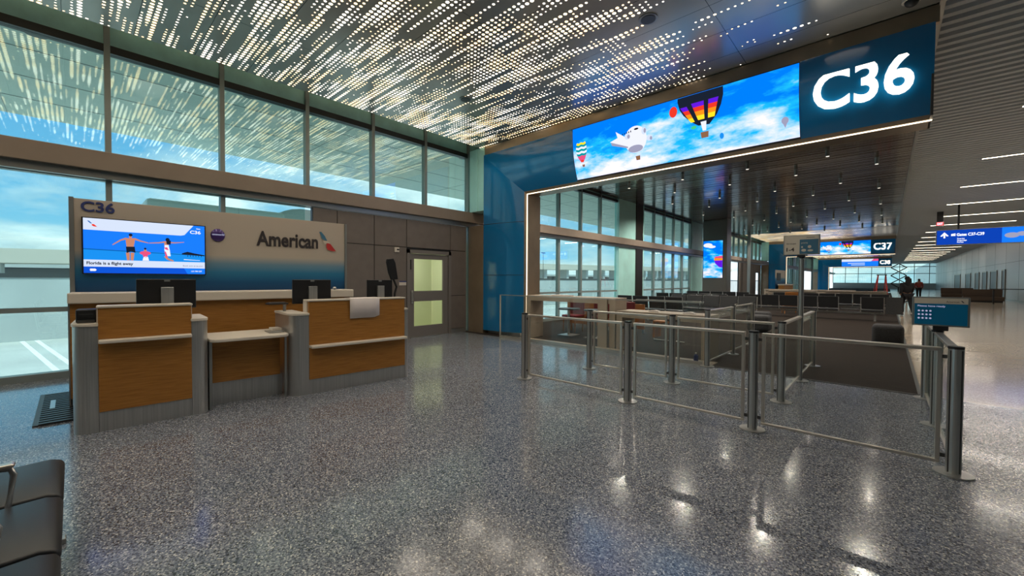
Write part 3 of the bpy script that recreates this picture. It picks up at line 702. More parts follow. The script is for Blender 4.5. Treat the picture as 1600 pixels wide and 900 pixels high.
MB().box(-.13, -.09, .02, .14, 1.062, 1.09).build('paper_slot', M['dgrey'], e_)
MB().box(-.12, -.118, .03, .13, 1.14, 1.15).build('feed_gap', M['dgrey'], e_)
e_ = island_thing('keyboard', 'black keyboard on a raised tray at left of the right podium', 'keyboard')
MB().box(-.62, -.45, 1.72, 1.96, 1.155, 1.175).build('key_tray', M['black'], e_, bevel=.006)
MB().tube([(-.53, 1.93, 1.0615), (-.53, 1.93, 1.155)], .02).build('tray_stem', M['steel'], e_)
MB().box(-.61, -.47, 1.74, 1.94, 1.175, 1.183).build('keys', M['dgrey'], e_)
rows = []
for i in range(7):
    yy = 2.60+.43*i/6
    wv = .006*math.sin(i*2.1)
    rows.append([(-.19, yy, 1.235), (-.10, yy, 1.238+wv*.3), (.005, yy, 1.238), (.020, yy, 1.225), (.020+wv, yy, 1.12), (.018+wv*1.5, yy, .955 if i < 6 else .98)])
o = MB().grid(rows).build('paper_sheet', M['paper'], None, smooth=True); o.location = OC; o.rotation_euler = (0, 0, TH)
md_ = o.modifiers.new('thickness', 'SOLIDIFY'); md_.thickness = .002
tag(o, 'white sheet of paper draped over top edge of the right podium', 'paper')
e_ = island_thing('paper_tray', 'small white document holder at the right end of the low desk', 'tray')
MB().box(-.40, -.16, 1.66, 1.83, .817, .829).build('tray', M['alum'], e_, bevel=.003)
MB().box(-.48, -.30, 1.73, 1.83, .829, .86).build('card_stack', M['white'], e_)
# floor mat
o = empty('floor_mat', (-7.0, -.29, 0)); tag(o, 'black ribbed rubber floor mat left of the left podium', 'mat')
MB().box(-.85, .75, 0, .9, .001, .014).build('mat_base', M['blackfab'], o, bevel=.004)
f = MB()
for i in range(16):
    x = -.80+i*.1
    f.box(x, x+.05, .04, .86, .014, .022)
f.build('ribs', M['black'], o)
MB().box(-.35, .10, .10, .14, .022, .027).build('worn_strip', M['steel'], o)
# wall fixtures
e_ = empty('wall_sensor', (-8.93, 5.45, 2.23)); tag(e_, 'small white boxed sensor on the taupe wall left of the door top', 'sensor')
MB().box(0.001, .035, -.07, .06, -.06, .06).build('housing', M['white'], e_, bevel=.006)
MB().box(.036, .05, -.01, .05, -.01, .02).build('lens', M['black'], e_)
e_ = empty('room_sign', (-8.93, 5.62, 1.41)); tag(e_, 'small white and blue plaque on the wall left of the door', 'sign')
MB().box(.001, .012, -.1, .1, -.06, .05).build('plate', M['white'], e_)
MB().box(.0121, .014, -.1, .1, .018, .05).build('blue_band', M['navy'], e_)
for i, (x, y) in enumerate(((-2.55, 5.57), (-6.42, 5.52))):
    e_ = empty('ceiling_speaker', (x, y, 5.2)); tag(e_, ['round grey speaker in perforated ceiling above the C36 sign', 'round grey speaker in perforated ceiling near the window wall'][i], 'speaker')
    MB().cyl((0, 0, -.012), (0, 0, -.001), .13, n=32).build('grille', M['alum'], e_)
    MB().cyl((0, 0, -.018), (0, 0, -.0125), .10, n=32).build('cone_cover', M['dgrey'], e_)
e_ = empty('dome_camera', (.17, 7.50, 5.2)); tag(e_, 'black dome camera at the ceiling corner above the C36 number', 'camera')
MB().cyl((0, 0, -.03), (0, 0, 0), .10, n=28).build('housing', M['white'], e_)
f = MB(); f.ball((0, 0, -.03), (.075, .075, .07), 24, 12); f.build('dome', M['black'], e_, smooth=True)
# ------------------------------------------------------------------ queue barriers
def post(name='barrier_post', h=1.0, r=.045):
    e_ = empty(name)
    MB().cyl((0, 0, .012), (0, 0, h-.02), r, n=24).build('tube', M['steel'], e_, smooth=False)
    MB().cyl((0, 0, h-.02), (0, 0, h), r+.001, n=24).build('cap', M['black'], e_)
    MB().cyl((0, 0, 0.001), (0, 0, .012), .115, n=28).build('base_plate', M['steel'], e_)
    f = MB()
    for a in (45, 135, 225, 315): f.box((r-.002)*math.cos(math.radians(a))-.005, (r-.002)*math.cos(math.radians(a))+.005, (r-.002)*math.sin(math.radians(a))-.005, (r-.002)*math.sin(math.radians(a))+.005, .02, h-.03)
    f.build('slot', M['dgrey'], e_)
    return e_
posts = [(-4.03, 4.65, 'left end post of the front barrier, nearest the blue frame'), (-2.34, 4.65, 'second post from left in the front barrier'),
 (-.98, 4.65, 'third post from left in the front barrier'), (.40, 4.65, 'large right corner post of the front barrier, nearest the viewer'),
 (.39, 6.09, 'middle post of the right barrier, carrying the blue sign'), (.38, 7.41, 'rear post of the right barrier by the beige floor'),
 (-3.70, 5.95, 'left end post of the second barrier'), (-2.30, 5.95, 'middle post of the second barrier'), (-.95, 5.95, 'right corner post of the second barrier'),
 (-.95, 8.85, 'rear post of the middle barrier on the carpet'), (-2.30, 7.53, 'front post of the left rear barrier at beige desk'), (-2.30, 9.13, 'middle post of the left rear barrier'), (-2.30, 10.75, 'rear post of the left rear barrier')]
pp = None
for x, y, l in posts:
    if pp is None: e_ = pp = post()
    else: e_ = copy_tree(pp)
    e_.location = (x, y, .004 if y > 7.6 and x < .34 else 0); tag(e_, l, 'barrier post', 'queue barrier posts')
tp = post('sign_post', 1.86, .034); tp.location = (-.95, 7.42, 0); tag(tp, 'tall slim post of the middle barrier holding the white sign', 'sign post')
def panel(L):
    e_ = empty('glass_barrier')
    MB().box(.075, L-.075, -.028, .028, .955, .985).build('top_rail', M['railsteel'], e_, bevel=.005)
    MB().box(.075, L-.075, -.015, .015, .07, .095).build('bottom_rail', M['railsteel'], e_, bevel=.004)
    for a in (.075, L-.075-.03): MB().box(a, a+.03, -.015, .015, .095, .955).build('stile', M['railsteel'], e_, bevel=.004)
    MB().box(.105, L-.105, -.004, .004, .095, .955).build('glass_pane', M['clear'], e_)
    for z in (.12, .90):
        for a in (.046, L-.075): MB().box(a, a+.029, -.008, .008, z, z+.03).build('bracket', M['dgrey'], e_)
    return e_
segs = [((-4.03, 4.65), (-2.34, 4.65), 'left glass panel of the front barrier'), ((-2.34, 4.65), (-.98, 4.65), 'middle glass panel of the front barrier'), ((-.98, 4.65), (.40, 4.65), 'right glass panel of the front barrier'),
 ((.40, 4.65), (.39, 6.09), 'near glass panel of right barrier, beside the corner post'), ((.39, 6.09), (.38, 7.41), 'rear glass panel of the right barrier, behind the blue sign'),
 ((-3.70, 5.95), (-2.30, 5.95), 'left glass panel of the second barrier'), ((-2.30, 5.95), (-.95, 5.95), 'right glass panel of the second barrier'),
 ((-.95, 5.95), (-.95, 7.42), 'glass panel between the second barrier and the tall sign post'), ((-.95, 7.42), (-.95, 8.85), 'glass panel behind the tall sign post'),
 ((-2.30, 7.53), (-2.30, 9.13), 'near glass panel of the left rear barrier'), ((-2.30, 9.13), (-2.30, 10.75), 'far glass panel of the left rear barrier')]
for (a, b_, l) in segs:
    dx, dy = b_[0]-a[0], b_[1]-a[1]; L = math.hypot(dx, dy)
    e_ = panel(L); e_.location = (a[0], a[1], 0.004 if a[1] > 7.6 else 0); e_.rotation_euler = (0, 0, math.atan2(dy, dx)); tag(e_, l, 'barrier', 'glass queue barriers')
# glass partition beside the jamb
e_ = empty('glass_partition', (-4.85, 7.585, 0)); tag(e_, 'long clear glass partition with thin top rail before the beige desks', 'partition')
MB().box(-2.56, 2.46, -.005, .005, .06, 1.095).build('glass_pane', M['clear'], e_)
MB().box(-2.56, 2.46, -.012, .012, 1.095, 1.115).box(1.2, 2.46, -.03, .03, 1.116, 1.13).build('top_rail', M['railsteel'], e_)
MB().box(-2.585, -2.561, -.014, .014, 0, 1.115).build('end_stile', M['railsteel'], e_)
MB().box(-2.56, 2.46, -.012, .012, 0.001, .06).build('bottom_rail', M['railsteel'], e_)
# signs
s1 = empty('queue_sign', (-.955, 7.40, 1.87)); tag(s1, 'white and blue boarding group sign on top of the tall slim post', 'sign')
MB().box(-.225, .225, -.014, .014, .02, .32).build('frame', M['alum'], s1, bevel=.004)
MB().box(-.21, .21, -.016, -.0141, .033, .307).build('white_face', M['white'], s1)
MB().box(-.02, .205, -.018, -.0161, .038, .25).build('blue_face', M['logoblue'], s1)
MB().box(-.05, .05, -.02, .02, -.01, .02).build('bracket', M['black'], s1)
text('group_number', '1-4', M['char'], s1, (-.185, -.0162, .08), (1, 0, 0), (0, 0, 1), width=.10, height=.055, depth=.001)
text('heading', 'Groups', M['char'], s1, (-.185, -.0162, .185), (1, 0, 0), (0, 0, 1), width=.12, height=.02, depth=.001, off=.01)
text('heading', 'priority', M['white'], s1, (0.0, -.0182, .19), (1, 0, 0), (0, 0, 1), width=.08, height=.02, depth=.001, off=.01)
text('airline_lettering', 'American', M['char'], s1, (.06, -.0162, .272), (1, 0, 0), (0, 0, 1), width=.10, height=.018, depth=.001, off=.01)
flat('icon', M['white'], s1, [ell(.10, .14, .022, .022, 14), ell(.03, .09, .03, .02, 14), ell(.11, .085, .035, .015, 12), [(.0, .125), (.02, .125), (.02, .15), (.0, .15)]], lambda a, b_: (a, -.0184, b_))
s2 = empty('queue_sign', (.40, 6.03, 1.0)); tag(s2, 'blue instruction sign in a silver frame on the right barrier', 'sign')
MB().box(-.205, .205, -.014, .014, .045, .345).build('frame', M['alum'], s2, bevel=.004)
MB().box(-.19, .19, -.016, -.0141, .058, .332).build('white_face', M['white'], s2)
MB().box(-.188, .188, -.018, -.0161, .060, .275).build('blue_face', pbr('sign_blue', (.0, .17, .38), .3), s2)
MB().box(-.05, .06, -.02, .05, .001, .045).build('bracket', M['black'], s2)
text('heading', 'Please have ready', M['e_grey'], s2, (-.165, -.0182, .242), (1, 0, 0), (0, 0, 1), width=.20, height=.018, depth=.001, off=.01)
text('airline_lettering', 'American', M['char'], s2, (.04, -.0162, .29), (1, 0, 0), (0, 0, 1), width=.09, height=.016, depth=.001, off=.01)
flat('icon', M['e_grey'], s2, [ell(-.155+i*.028, .20-j*.038, .009, .009, 10) for i in range(4) for j in range(3)], lambda a, b_: (a, -.0184, b_))
flat('tail_logo', M['char'], s2, [[(.14, .31), (.15, .31), (.165, .29), (.155, .29)]], lambda a, b_: (a, -.0164, b_))
# ------------------------------------------------------------------ beige work desks in the opening
def bench(lab, x0, x1, y0, y1, h, ap=.13, lw=.10, grp=None):
    e_ = empty('work_desk', ((x0+x1)/2, (y0+y1)/2, .004)); tag(e_, lab, 'desk', grp); a = (x1-x0)/2; b_ = (y1-y0)/2
    MB().box(-a, a, -b_, b_, h-.03, h).build('desktop', M['laminate'], e_, bevel=.003)
    MB().box(-a+lw, a-lw, -b_, -b_+.03, h-ap, h-.031).box(-a+lw, a-lw, b_-.03, b_, h-ap, h-.031).build('apron', M['laminate'], e_)
    MB().box(-a, -a+lw, -b_, b_, 0, h-.031).build('leg_panel', M['laminate'], e_)
    MB().box(a-lw, a, -b_, b_, 0, h-.031).build('leg_panel', M['laminate'], e_)
    return e_
bench('tall beige laminate work desk beside the blue frame', -6.90, -4.35, 8.02, 8.55, 1.10, .13, .14)
bench('lower beige laminate work desk behind the second barrier', -4.32, -2.42, 8.02, 8.62, .84, .14, .14)
e_ = empty('desk_upright', (-4.55, 8.0, .004)); 
tag(e_, 'beige upright panel between the two work desks', 'panel')
MB().box(-.21, .02, -.02, .015, 0, 1.09).build('board', M['laminate'], e_)
MB().box(.021, .03, -.02, .015, 0, 1.09).build('edge_strip', M['bronze'], e_)
# pedestal tables with red seats behind
def ptable(x, y, l):
    e_ = empty('pedestal_table', (x, y, .004)); tag(e_, l, 'table', 'small tables behind the tall desk')
    MB().cyl((0, 0, .70), (0, 0, .735), .30, n=28).build('tabletop', M['dgrey'], e_)
    MB().cyl((0, 0, .02), (0, 0, .70), .035).build('pedestal', M['steel'], e_)
    MB().box(-.22, .22, -.22, .22, 0, .018).build('base_plate', M['steel'], e_, bevel=.004)
ptable(-6.35, 9.15, 'small dark pedestal table seen under the tall beige desk, left one'); ptable(-5.55, 9.2, 'small dark pedestal table seen under the tall beige desk, right one')
def rchair(x, y, l):
    e_ = empty('cafe_chair', (x, y, .004)); tag(e_, l, 'chair', 'red cafe chairs behind the tall desk')
    MB().box(-.24, .24, -.24, .24, .42, .49).build('seat', M['redleather'], e_, bevel=.02)
    MB().box(-.24, .24, .19, .25, .50, .92).build('backrest', M['redleather'], e_, bevel=.02)
    for a in (-.2, .2):
        for b_ in (-.2, .2): MB().cyl((a, b_, 0), (a, b_, .42), .014, n=10).build('leg', M['orangewood'], e_)
for x, y, l in ((-6.75, 9.95, 'dark red cafe chair, leftmost behind the pedestal tables'), (-6.0, 10.05, 'dark red cafe chair between the two pedestal tables'), (-5.2, 10.0, 'dark red cafe chair right of the pedestal tables')): rchair(x, y, l)
e_ = empty('wood_partition', (-6.9, 10.9, .004)); tag(e_, 'low orange wood screen behind the red cafe chairs', 'partition')
MB().box(-.7, 1.9, -.03, .03, .12, .82).build('board', M['orangewood'], e_)
MB().box(-.7, -.64, -.03, .03, 0, .12).box(1.84, 1.9, -.03, .03, 0, .12).build('foot', M['steel'], e_)
e_ = empty('side_stool', (-4.15, 10.1, .004)); tag(e_, 'orange wood sled-leg stool behind the lower beige desk', 'stool')
MB().box(-.18, .18, -.18, .18, .44, .49).build('seat', M['orangewood'], e_, bevel=.01)
MB().box(-.18, -.12, -.18, .18, .06, .44).build('leg_panel', M['orangewood'], e_)
MB().tube([(-.15, -.17, .06), (-.15, -.17, .02), (.6, -.17, .02)], .012).build('sled_rail', M['steel'], e_)
for x, y, l, m_ in ((-5.95, 8.28, 'white paper stack on the tall beige desk', 'paper'),):
    o = MB().box(-.28, .28, -.1, .1, 0, .025).build('paper_stack', M[m_], None); o.location = (x, y, 1.105); tag(o, l, 'paper')
for x, l in ((-3.55, 'white folded wipe on the left of the lower beige desk'), (-2.85, 'white folded wipe on the right of the lower beige desk')):
    o = MB().prism([(-.12, 0), (.12, 0), (.10, .03), (.02, .045), (-.09, .03)], -.05, .05, 'y').build('paper_wipe', M['paper'], None, bevel=.004); o.location = (x, 8.2, .8445); tag(o, l, 'paper')
e_ = empty('spray_bottle', (-2.55, 7.72, .012)); tag(e_, 'small blue bottle on the floor by the left rear barrier', 'bottle')
MB().cyl((0, 0, 0), (0, 0, .12), .04).cyl((0, 0, .12), (0, 0, .15), .04, .015).build('bottle_body', M['navy'], e_)
MB().cyl((0, 0, .15), (0, 0, .18), .016).build('cap', M['white'], e_)
# ------------------------------------------------------------------ beam seating
def seat_mesh():
    pr = [(-.50, .35), (-.50, .40), (-.46, .425), (-.25, .415), (-.08, .42), (-.035, .405), (-.02, .375), (-.03, .35), (-.10, .34)]
    return pr
def beam_row(name, lab, x, y, rz, n, pitch=.615, arms=(), table=(), group=None, endtable=None, z=0.004, mat='blackfab'):
    """local: seats run along +X, sitters face +Y; front edge at y=0"""
    e_ = empty(name, (x, y, z), rz); tag(e_, lab, 'seating', group)
    so_ = None; bo_ = None
    for i in range(n):
        if i in table:
            MB().box(i*pitch+.04, i*pitch+pitch-.04, -.50, -.04, .40, .43).build('side_table', M['otto'], e_, bevel=.006); continue
        if so_ is None:
            so_ = MB().prism(seat_mesh(), .012, pitch-.012, 'x').build('seat', M[mat], e_, bevel=.012, smooth=True)
            pb = [(-.52, .46), (-.475, .46), (-.545, .91), (-.59, .91)]
            bo_ = MB().prism(pb, .02, pitch-.02, 'x').build('backrest', M[mat], e_, bevel=.012)
            so_.location.x = bo_.location.x = i*pitch
        else:
            for q in (so_, bo_):
                c = q.copy(); COL.objects.link(c); c.parent = e_; c.location.x = i*pitch
    MB().box(0, n*pitch, -.34, -.26, .25, .315).build('beam', M['steel'], e_, bevel=.004)
    for xx in [.25]+([n*pitch*.5] if n > 3 else [])+[n*pitch-.25]:
        MB().box(xx-.03, xx+.03, -.32, -.28, .03, .25).box(xx-.03, xx+.03, -.55, -.02, 0, .03).build('leg', M['steel'], e_, bevel=.004)
    for i in arms:
        xx = i*pitch
        pts = [(xx, -.50, .33), (xx, -.50, .56), (xx, -.46, .595)]+[(xx, -.42+.18*t, .60) for t in (0, .5, 1)]+[(xx, -.19, .59), (xx, -.18, .56), (xx, -.20, .40), (xx, -.32, .33)]
        MB().tube(pts, .013, 8).build('arm_frame', M['steel'], e_, smooth=True)
        MB().box(xx-.028, xx+.028, -.47, -.175, .60, .618).build('arm_pad', M['railsteel'], e_, bevel=.01)
    # rear uprights
    for i in range(n+1):
        xx = i*pitch
        MB().prism([(-.55, .30), (-.53, .30), (-.605, .90), (-.625, .90)], xx-.012, xx+.012, 'x').build('upright', M['steel'], e_)
    if endtable:
        MB().box(n*pitch+.04, n*pitch+.50, -.60, -.57, .30, .92).build('end_panel', M['otto'], e_)
        MB().box(n*pitch+.04, n*pitch+.50, -.57, -.05, .40, .43).build('end_table', M['otto'], e_)
    return e_
beam_row('beam_bench', 'black cushioned beam bench in the bottom left corner, nearest the viewer', -3.66, -.02, 0, 4, .615, arms=(1, 2, 3), z=0)
# rows in the seating area (seen from behind)
beam_row('beam_bench', 'black beam bench row with grey end panel at the carpet edge', -4.70, 20.95, 0, 7, .66, arms=(0, 2, 4, 6), table=(5,), endtable=1, group='black beam benches on the carpet')
beam_row('beam_bench', 'black beam bench row at left of the seating, before the screen column', -8.3, 19.9, 0, 5, .64, arms=(1, 3, 5), group='black beam benches on the carpet')
beam_row('beam_bench', 'black beam bench row facing the viewer, left of the ottoman cubes', -3.6, 16.9, math.pi, 5, .64, arms=(1, 3), group='black beam benches on the carpet')
beam_row('beam_bench', 'black beam bench row in front of the dark window pier', -7.9, 15.3, 0, 4, .64, arms=(1, 3), group='black beam benches on the carpet')
beam_row('beam_bench', 'distant black beam bench row behind the first rows, right', -4.4, 25.5, 0, 7, .64, arms=(2, 4), group='black beam benches on the carpet')
beam_row('beam_bench', 'distant black beam bench row behind the first rows, left', -8.5, 24.6, 0, 5, .64, arms=(2, 4), group='black beam benches on the carpet')
# ottomans
def otto(x, y, w_, h, l, rz=0):
    e_ = empty('ottoman', (x, y, .004), rz); tag(e_, l, 'ottoman', 'charcoal ottomans')
    MB().box(-w_/2, w_/2, -w_/2, w_/2, .03, h).build('cushion', M['otto'], e_, bevel=.09, seg=5, smooth=True)
    MB().box(-w_/2+.08, w_/2-.08, -w_/2+.08, w_/2-.08, 0, .03).build('base', M['black'], e_)
otto(.02, 12.85, .55, .50, 'charcoal fabric ottoman cube at the right carpet edge')
otto(-2.75, 13.7, .55, .50, 'charcoal fabric ottoman cube in front of the black bench rows')
otto(-3.05, 15.2, .6, .50, 'dark ottoman behind another ottoman, half hidden')
# far work counters and rocking chair etc
def far_desk(x0, x1, y, l, h=.95, m_='laminate'):
    e_ = empty('work_counter', ((x0+x1)/2, y, .004)); tag(e_, l, 'counter', 'work counters beyond the benches'); a = (x1-x0)/2
    MB().box(-a, a, -.35, .35, h-.06, h).build('countertop', M[m_], e_)
    MB().box(-a+.05, a-.05, -.30, -.26, h-.30, h-.061).build('apron', M['laminate'], e_)
    for s in (-1, 1): MB().box(s*(a-.06)-.05, s*(a-.06)+.05, -.33, .33, 0, h-.061).build('leg_panel', M['laminate'], e_)
far_desk(-5.2, -2.9, 28.2, 'pale work counter beyond the benches, left')
far_desk(-2.6, 0.0, 29.5, 'pale work counter beyond the benches, by the ladder')
far_desk(-6.5, -1.5, 34.0, 'long pale counter before the distant portal', .92)
e_ = empty('lounge_chair', (-3.3, 22.6, .004), .3); tag(e_, 'tan wood lounge chair between the black bench rows', 'chair')
MB().prism([(-.35, .30), (.35, .38), (.35, .43), (-.35, .36)], -.3, .3, 'x').build('seat', M['orangewood'], e_, bevel=.02)
MB().prism([(-.42, .34), (-.36, .34), (-.55, 1.0), (-.62, 1.0)], -.3, .3, 'x').build('backrest', M['orangewood'], e_, bevel=.02)
for s in (-.27, .27): MB().tube([(s, .3, .36), (s, .34, .0)], .02).tube([(s, -.36, .34), (s, -.42, 0)], .02).build('leg', M['orangewood'], e_)
# screen column
e_ = empty('screen_column', (-7.65, 26.9, 0)); tag(e_, 'dark bronze column carrying a tall balloon screen', 'column')
MB().box(-.74, .62, -.55, .35, .004, 5.19).build('cladding', pbr('column_cladding', (.15, .13, .115), .3, .4), e_, bevel=.02)
MB().box(-.70, .43, -.60, -.552, 1.66, 3.93).build('screen_frame', M['black'], e_)
sc2 = flat('video_screen', M['skyscreen2'], e_, [[(-.68, 1.68), (.41, 1.68), (.41, 3.91), (-.68, 3.91)]], lambda a, b_: (a, -.603, b_))
ff = lambda a, b_: (a, -.61, b_)
flat('cloud', M['e_pale'], sc2, [ell(-.42, 3.65, .26, .13, 18), ell(-.20, 3.55, .22, .08, 14)], ff)
flat('balloon_stripe', M['e_orange'], sc2, [[(-.05, 2.85), (.41, 2.85), (.41, 2.72), (-.06, 2.72)]], lambda a, b_: (a, -.616, b_))
flat('balloon_stripe', M['e_violet'], sc2, [[(-.05, 2.72), (.41, 2.72), (.41, 2.30), (.22, 2.32), (.0, 2.55)]], lambda a, b_: (a, -.614, b_))
flat('balloon_stripe', M['e_pink'], sc2, [[(.0, 2.95), (.41, 3.0), (.41, 2.85), (-.05, 2.85)]], lambda a, b_: (a, -.615, b_))
# ------------------------------------------------------------------ pendant downlights
ORD = ['first', 'second', 'third', 'fourth', 'fifth', 'sixth', 'seventh', 'eighth', 'ninth', 'tenth', 'eleventh', 'twelfth', 'thirteenth', 'fourteenth', 'fifteenth', 'sixteenth', 'seventeenth', 'eighteenth', 'nineteenth', 'twentieth', 'twenty-first']
pl = None
for kx in range(8):
    x = -.30-1.0*kx
    for ky in range(7):
        y = (12.1 if kx % 2 == 0 else 10.2)+4.25*ky
        if y > 36: continue
        if pl is None:
            pl = empty('pendant_downlight')
            MB().cyl((0, 0, -.19), (0, 0, -.001), .05, n=16).build('housing', M['alum'], pl)
            MB().cyl((0, 0, -.194), (0, 0, -.191), .04, n=16).build('lens', emit('downlight_lens', (1, .9, .75), 1.0), pl); e_ = pl
        else: e_ = copy_tree(pl)
        e_.location = (x, y, 5.2); tag(e_, 'grey cylinder downlight, %s from the viewer in the %s line from the concourse' % (ORD[ky], ORD[kx]), 'ceiling light', 'cylinder downlights')
BEAM = [(-.3-2*i, y, 4.98, 100) for i in range(4) for y in (12.1, 16.35, 20.6, 29.1)] + [(-7.3, y, 4.98, 260) for y in (10.2, 14.45, 18.7, 22.95, 31.45, 35.7)]
BEAM += [(-7.9+1.05*i, y, 5.19, 25) for i in range(8) for y in (-3.2, -1.1, 1.0, 3.1, 5.2, 7.1)]  # added fill spots under the perforated ceiling, no fittings there
BEAM += [(-3, 41, 5.19, 300), (-3, 54, 5.19, 400), (-3, 64, 5.19, 400), (-3, 78, 5.19, 400)]  # wide spots over the far gates, no fittings modelled
for i in (2, 3, 4, 5, 6, 8, 10, 12, 15, 18):
    l_ = bpy.data.lights.new('strip_light', 'AREA'); l_.shape = 'RECTANGLE'; l_.size = 3.5; l_.size_y = .05; l_.energy = 34; l_.color = (1, .92, .82)
    o = bpy.data.objects.new('strip_light', l_); COL.objects.link(o); o.location = (3.81, 3.65+4.97*i, 5.18)
for x, y, z, en in BEAM:
    l_ = bpy.data.lights.new('downlight_and_fill_spot', 'SPOT'); l_.energy = en; l_.spot_size = 2.6; l_.spot_blend = .8; l_.color = (1, .90, .77); l_.shadow_soft_size = .025 if z < 5.1 else .3
    o = bpy.data.objects.new('downlight_and_fill_spot', l_); COL.objects.link(o); o.location = (x, y, z)
# ------------------------------------------------------------------ concourse light strips
st = None
for i in range(2, 20):
    y = 3.65+4.97*i
    if st is None:
        st = empty('linear_light')
        MB().box(0, 3.62, -.04, .04, -.012, -.001).build('housing', M['alum'], st)
        MB().box(.02, 3.6, -.026, .026, -.016, -.0125).build('diffuser', M['ledw'], st); e_ = st
    else: e_ = copy_tree(st)
    e_.location = (2.0, y, 5.2); tag(e_, 'slim warm linear light across the grey concourse ceiling, %s from the viewer' % ORD[i-2], 'ceiling light', 'linear lights of the concourse')
# ------------------------------------------------------------------ overhead wayfinding sign
e_ = empty('wayfinding_sign', (1.68, 28.5, 3.25)); tag(e_, 'long blue hanging direction sign reading Gates C37-C39', 'sign')
MB().box(0, 4.6, -.08, .08, 0, .74).build('sign_box', M['alum'], e_)
MB().box(.03, 2.06, -.086, -.081, .03, .71).build('blue_face', M['e_signblue'], e_)
p_ = MB().box(2.06, 4.57, -.086, -.081, .03, .71).build('picture_face', M['e_blue2'], e_)
flat('cloud', M['e_grey'], p_, [ell(2.35, .35, .22, .12, 14), ell(2.65, .40, .18, .10, 14), ell(3.4, .3, .4, .14, 14)], lambda a, b_: (a, -.09, b_))
flat('arrow', M['e_signwhite'], e_, [[(.14, .44), (.28, .62), (.42, .44), (.36, .42), (.31, .49), (.31, .34), (.25, .34), (.25, .49), (.20, .42)]], lambda a, b_: (a, -.09, b_))
text('sign_lettering', 'Gates C37-C39', M['e_signwhite'], e_, (.68, -.088, .42), (1, 0, 0), (0, 0, 1), width=.86, height=.13, depth=.002, off=.03)
for j, t_ in enumerate(('Puertas', 'Flugsteige', 'Portes')): text('sign_lettering', t_, M['e_signwhite'], e_, (.70, -.088, .27-.085*j), (1, 0, 0), (0, 0, 1), height=.055, depth=.002, off=.02)
flat('gate_icon', M['e_signwhite'], e_, [[(.50, .43), (.64, .43), (.64, .55), (.50, .52)]], lambda a, b_: (a, -.09, b_))
MB().box(.70, .77, -.03, .03, .741, 1.92).box(3.7, 3.77, -.03, .03, .741, 1.92).build('hanger', M['black'], e_)
e_ = empty('exit_sign', (1.98, 31.2, 4.45)); tag(e_, 'small red lit exit sign above the blue hanging sign', 'sign')
MB().box(-.15, .15, -.04, .04, 0, .22).build('box', M['alum'], e_)
MB().box(-.13, .13, -.045, -.041, .02, .20).build('red_face', M['e_exit'], e_)
text('exit_lettering', 'EXIT', M['e_signwhite'], e_, (-.10, -.047, .05), (1, 0, 0), (0, 0, 1), width=.2, height=.12, depth=.001)
MB().box(-.12, .12, -.05, .05, .221, .75).build('mount', M['black'], e_)
# ------------------------------------------------------------------ people
def figure(lab, x, y, rz, top, bottom, hair='cloth_black', H_=1.72, stride=.12, arm=.1):
    e_ = empty('person', (x, y, .004), rz); tag(e_, lab, 'person', None); s = H_/1.72
    def skin(name, pts, edges, rad, mat, par):
        me = bpy.data.meshes.new(name); me.from_pydata([tuple(c*s for c in p) for p in pts], edges, []); me.materials.append(M[mat])
        o = bpy.data.objects.new(name, me); COL.objects.link(o); o.parent = par
        md = o.modifiers.new('skin', 'SKIN'); md.use_smooth_shade = True
        sv = me.skin_vertices[0].data
        for i, r in enumerate(rad): sv[i].radius = (r[0]*s, r[1]*s) if isinstance(r, tuple) else (r*s, r*s)
        sv[0].use_root = True
        sb = o.modifiers.new('sub', 'SUBSURF'); sb.levels = 1; sb.render_levels = 1
        return o
    q = stride
    P = [(0, 0, .95), (0, 0, 1.15), (0, .01, 1.38), (0, 0, 1.50), (0, .01, 1.62), (-.10, 0, .90), (-.10, q, .50), (-.10, q*.6, .07), (-.10, q*.6+.14, .03),
         (.10, 0, .90), (.10, -q*.6, .50), (.10, -q*2, .09), (.10, -q*2+.13, .03), (-.19, 0, 1.40), (-.23, -arm, 1.14), (-.22, .0, .90), (.19, 0, 1.40), (.23, arm, 1.14), (.22, arm+.1, .92)]
    E = [(0, 1), (1, 2), (2, 3), (3, 4), (0, 5), (5, 6), (6, 7), (7, 8), (0, 9), (9, 10), (10, 11), (11, 12), (2, 13), (13, 14), (14, 15), (2, 16), (16, 17), (17, 18)]
    Rr = [(.15, .11), (.13, .10), (.16, .11), .05, (.075, .09), .085, .055, .04, .035, .085, .055, .04, .035, .055, .042, .032, .055, .042, .032]
    skin('body', P, E, Rr, 'skin', e_)
    skin('top', [P[0], P[1], P[2], P[13], P[14], (P[15][0], P[15][1], .95), P[16], P[17], (P[18][0], P[18][1], .97), (0, 0, 1.46)], [(0, 1), (1, 2), (2, 3), (3, 4), (4, 5), (2, 6), (6, 7), (7, 8), (2, 9)], [(.19, .15), (.175, .14), (.205, .155), .085, .063, .048, .085, .063, .048, .075], top, e_)
    skin('trousers', [P[0], P[5], P[6], (P[7][0], P[7][1], .12), P[9], P[10], (P[11][0], P[11][1], .13)], [(0, 1), (1, 2), (2, 3), (0, 4), (4, 5), (5, 6)], [(.185, .145), .115, .08, .062, .115, .08, .062], bottom, e_)
    MB().ball((0, -.015*s, 1.66*s), (.09*s, .105*s, .10*s), 14, 9).ball((0, -.075*s, 1.48*s), (.10*s, .05*s, .20*s), 12, 7).build('hair', M[hair], e_, smooth=True)
    for a in (-.10, .10):
        yy = q*.6 if a < 0 else -q*2
        MB().ball((a*s, (yy+.06)*s, .045*s), (.05*s, .13*s, .045*s), 12, 7).build('shoe', M['black'], e_, smooth=True)
    MB().ball((0, .105*s, 1.615*s), (.014*s, .022*s, .02*s), 8, 6).build('nose', M['skin'], e_, smooth=True)
    return e_
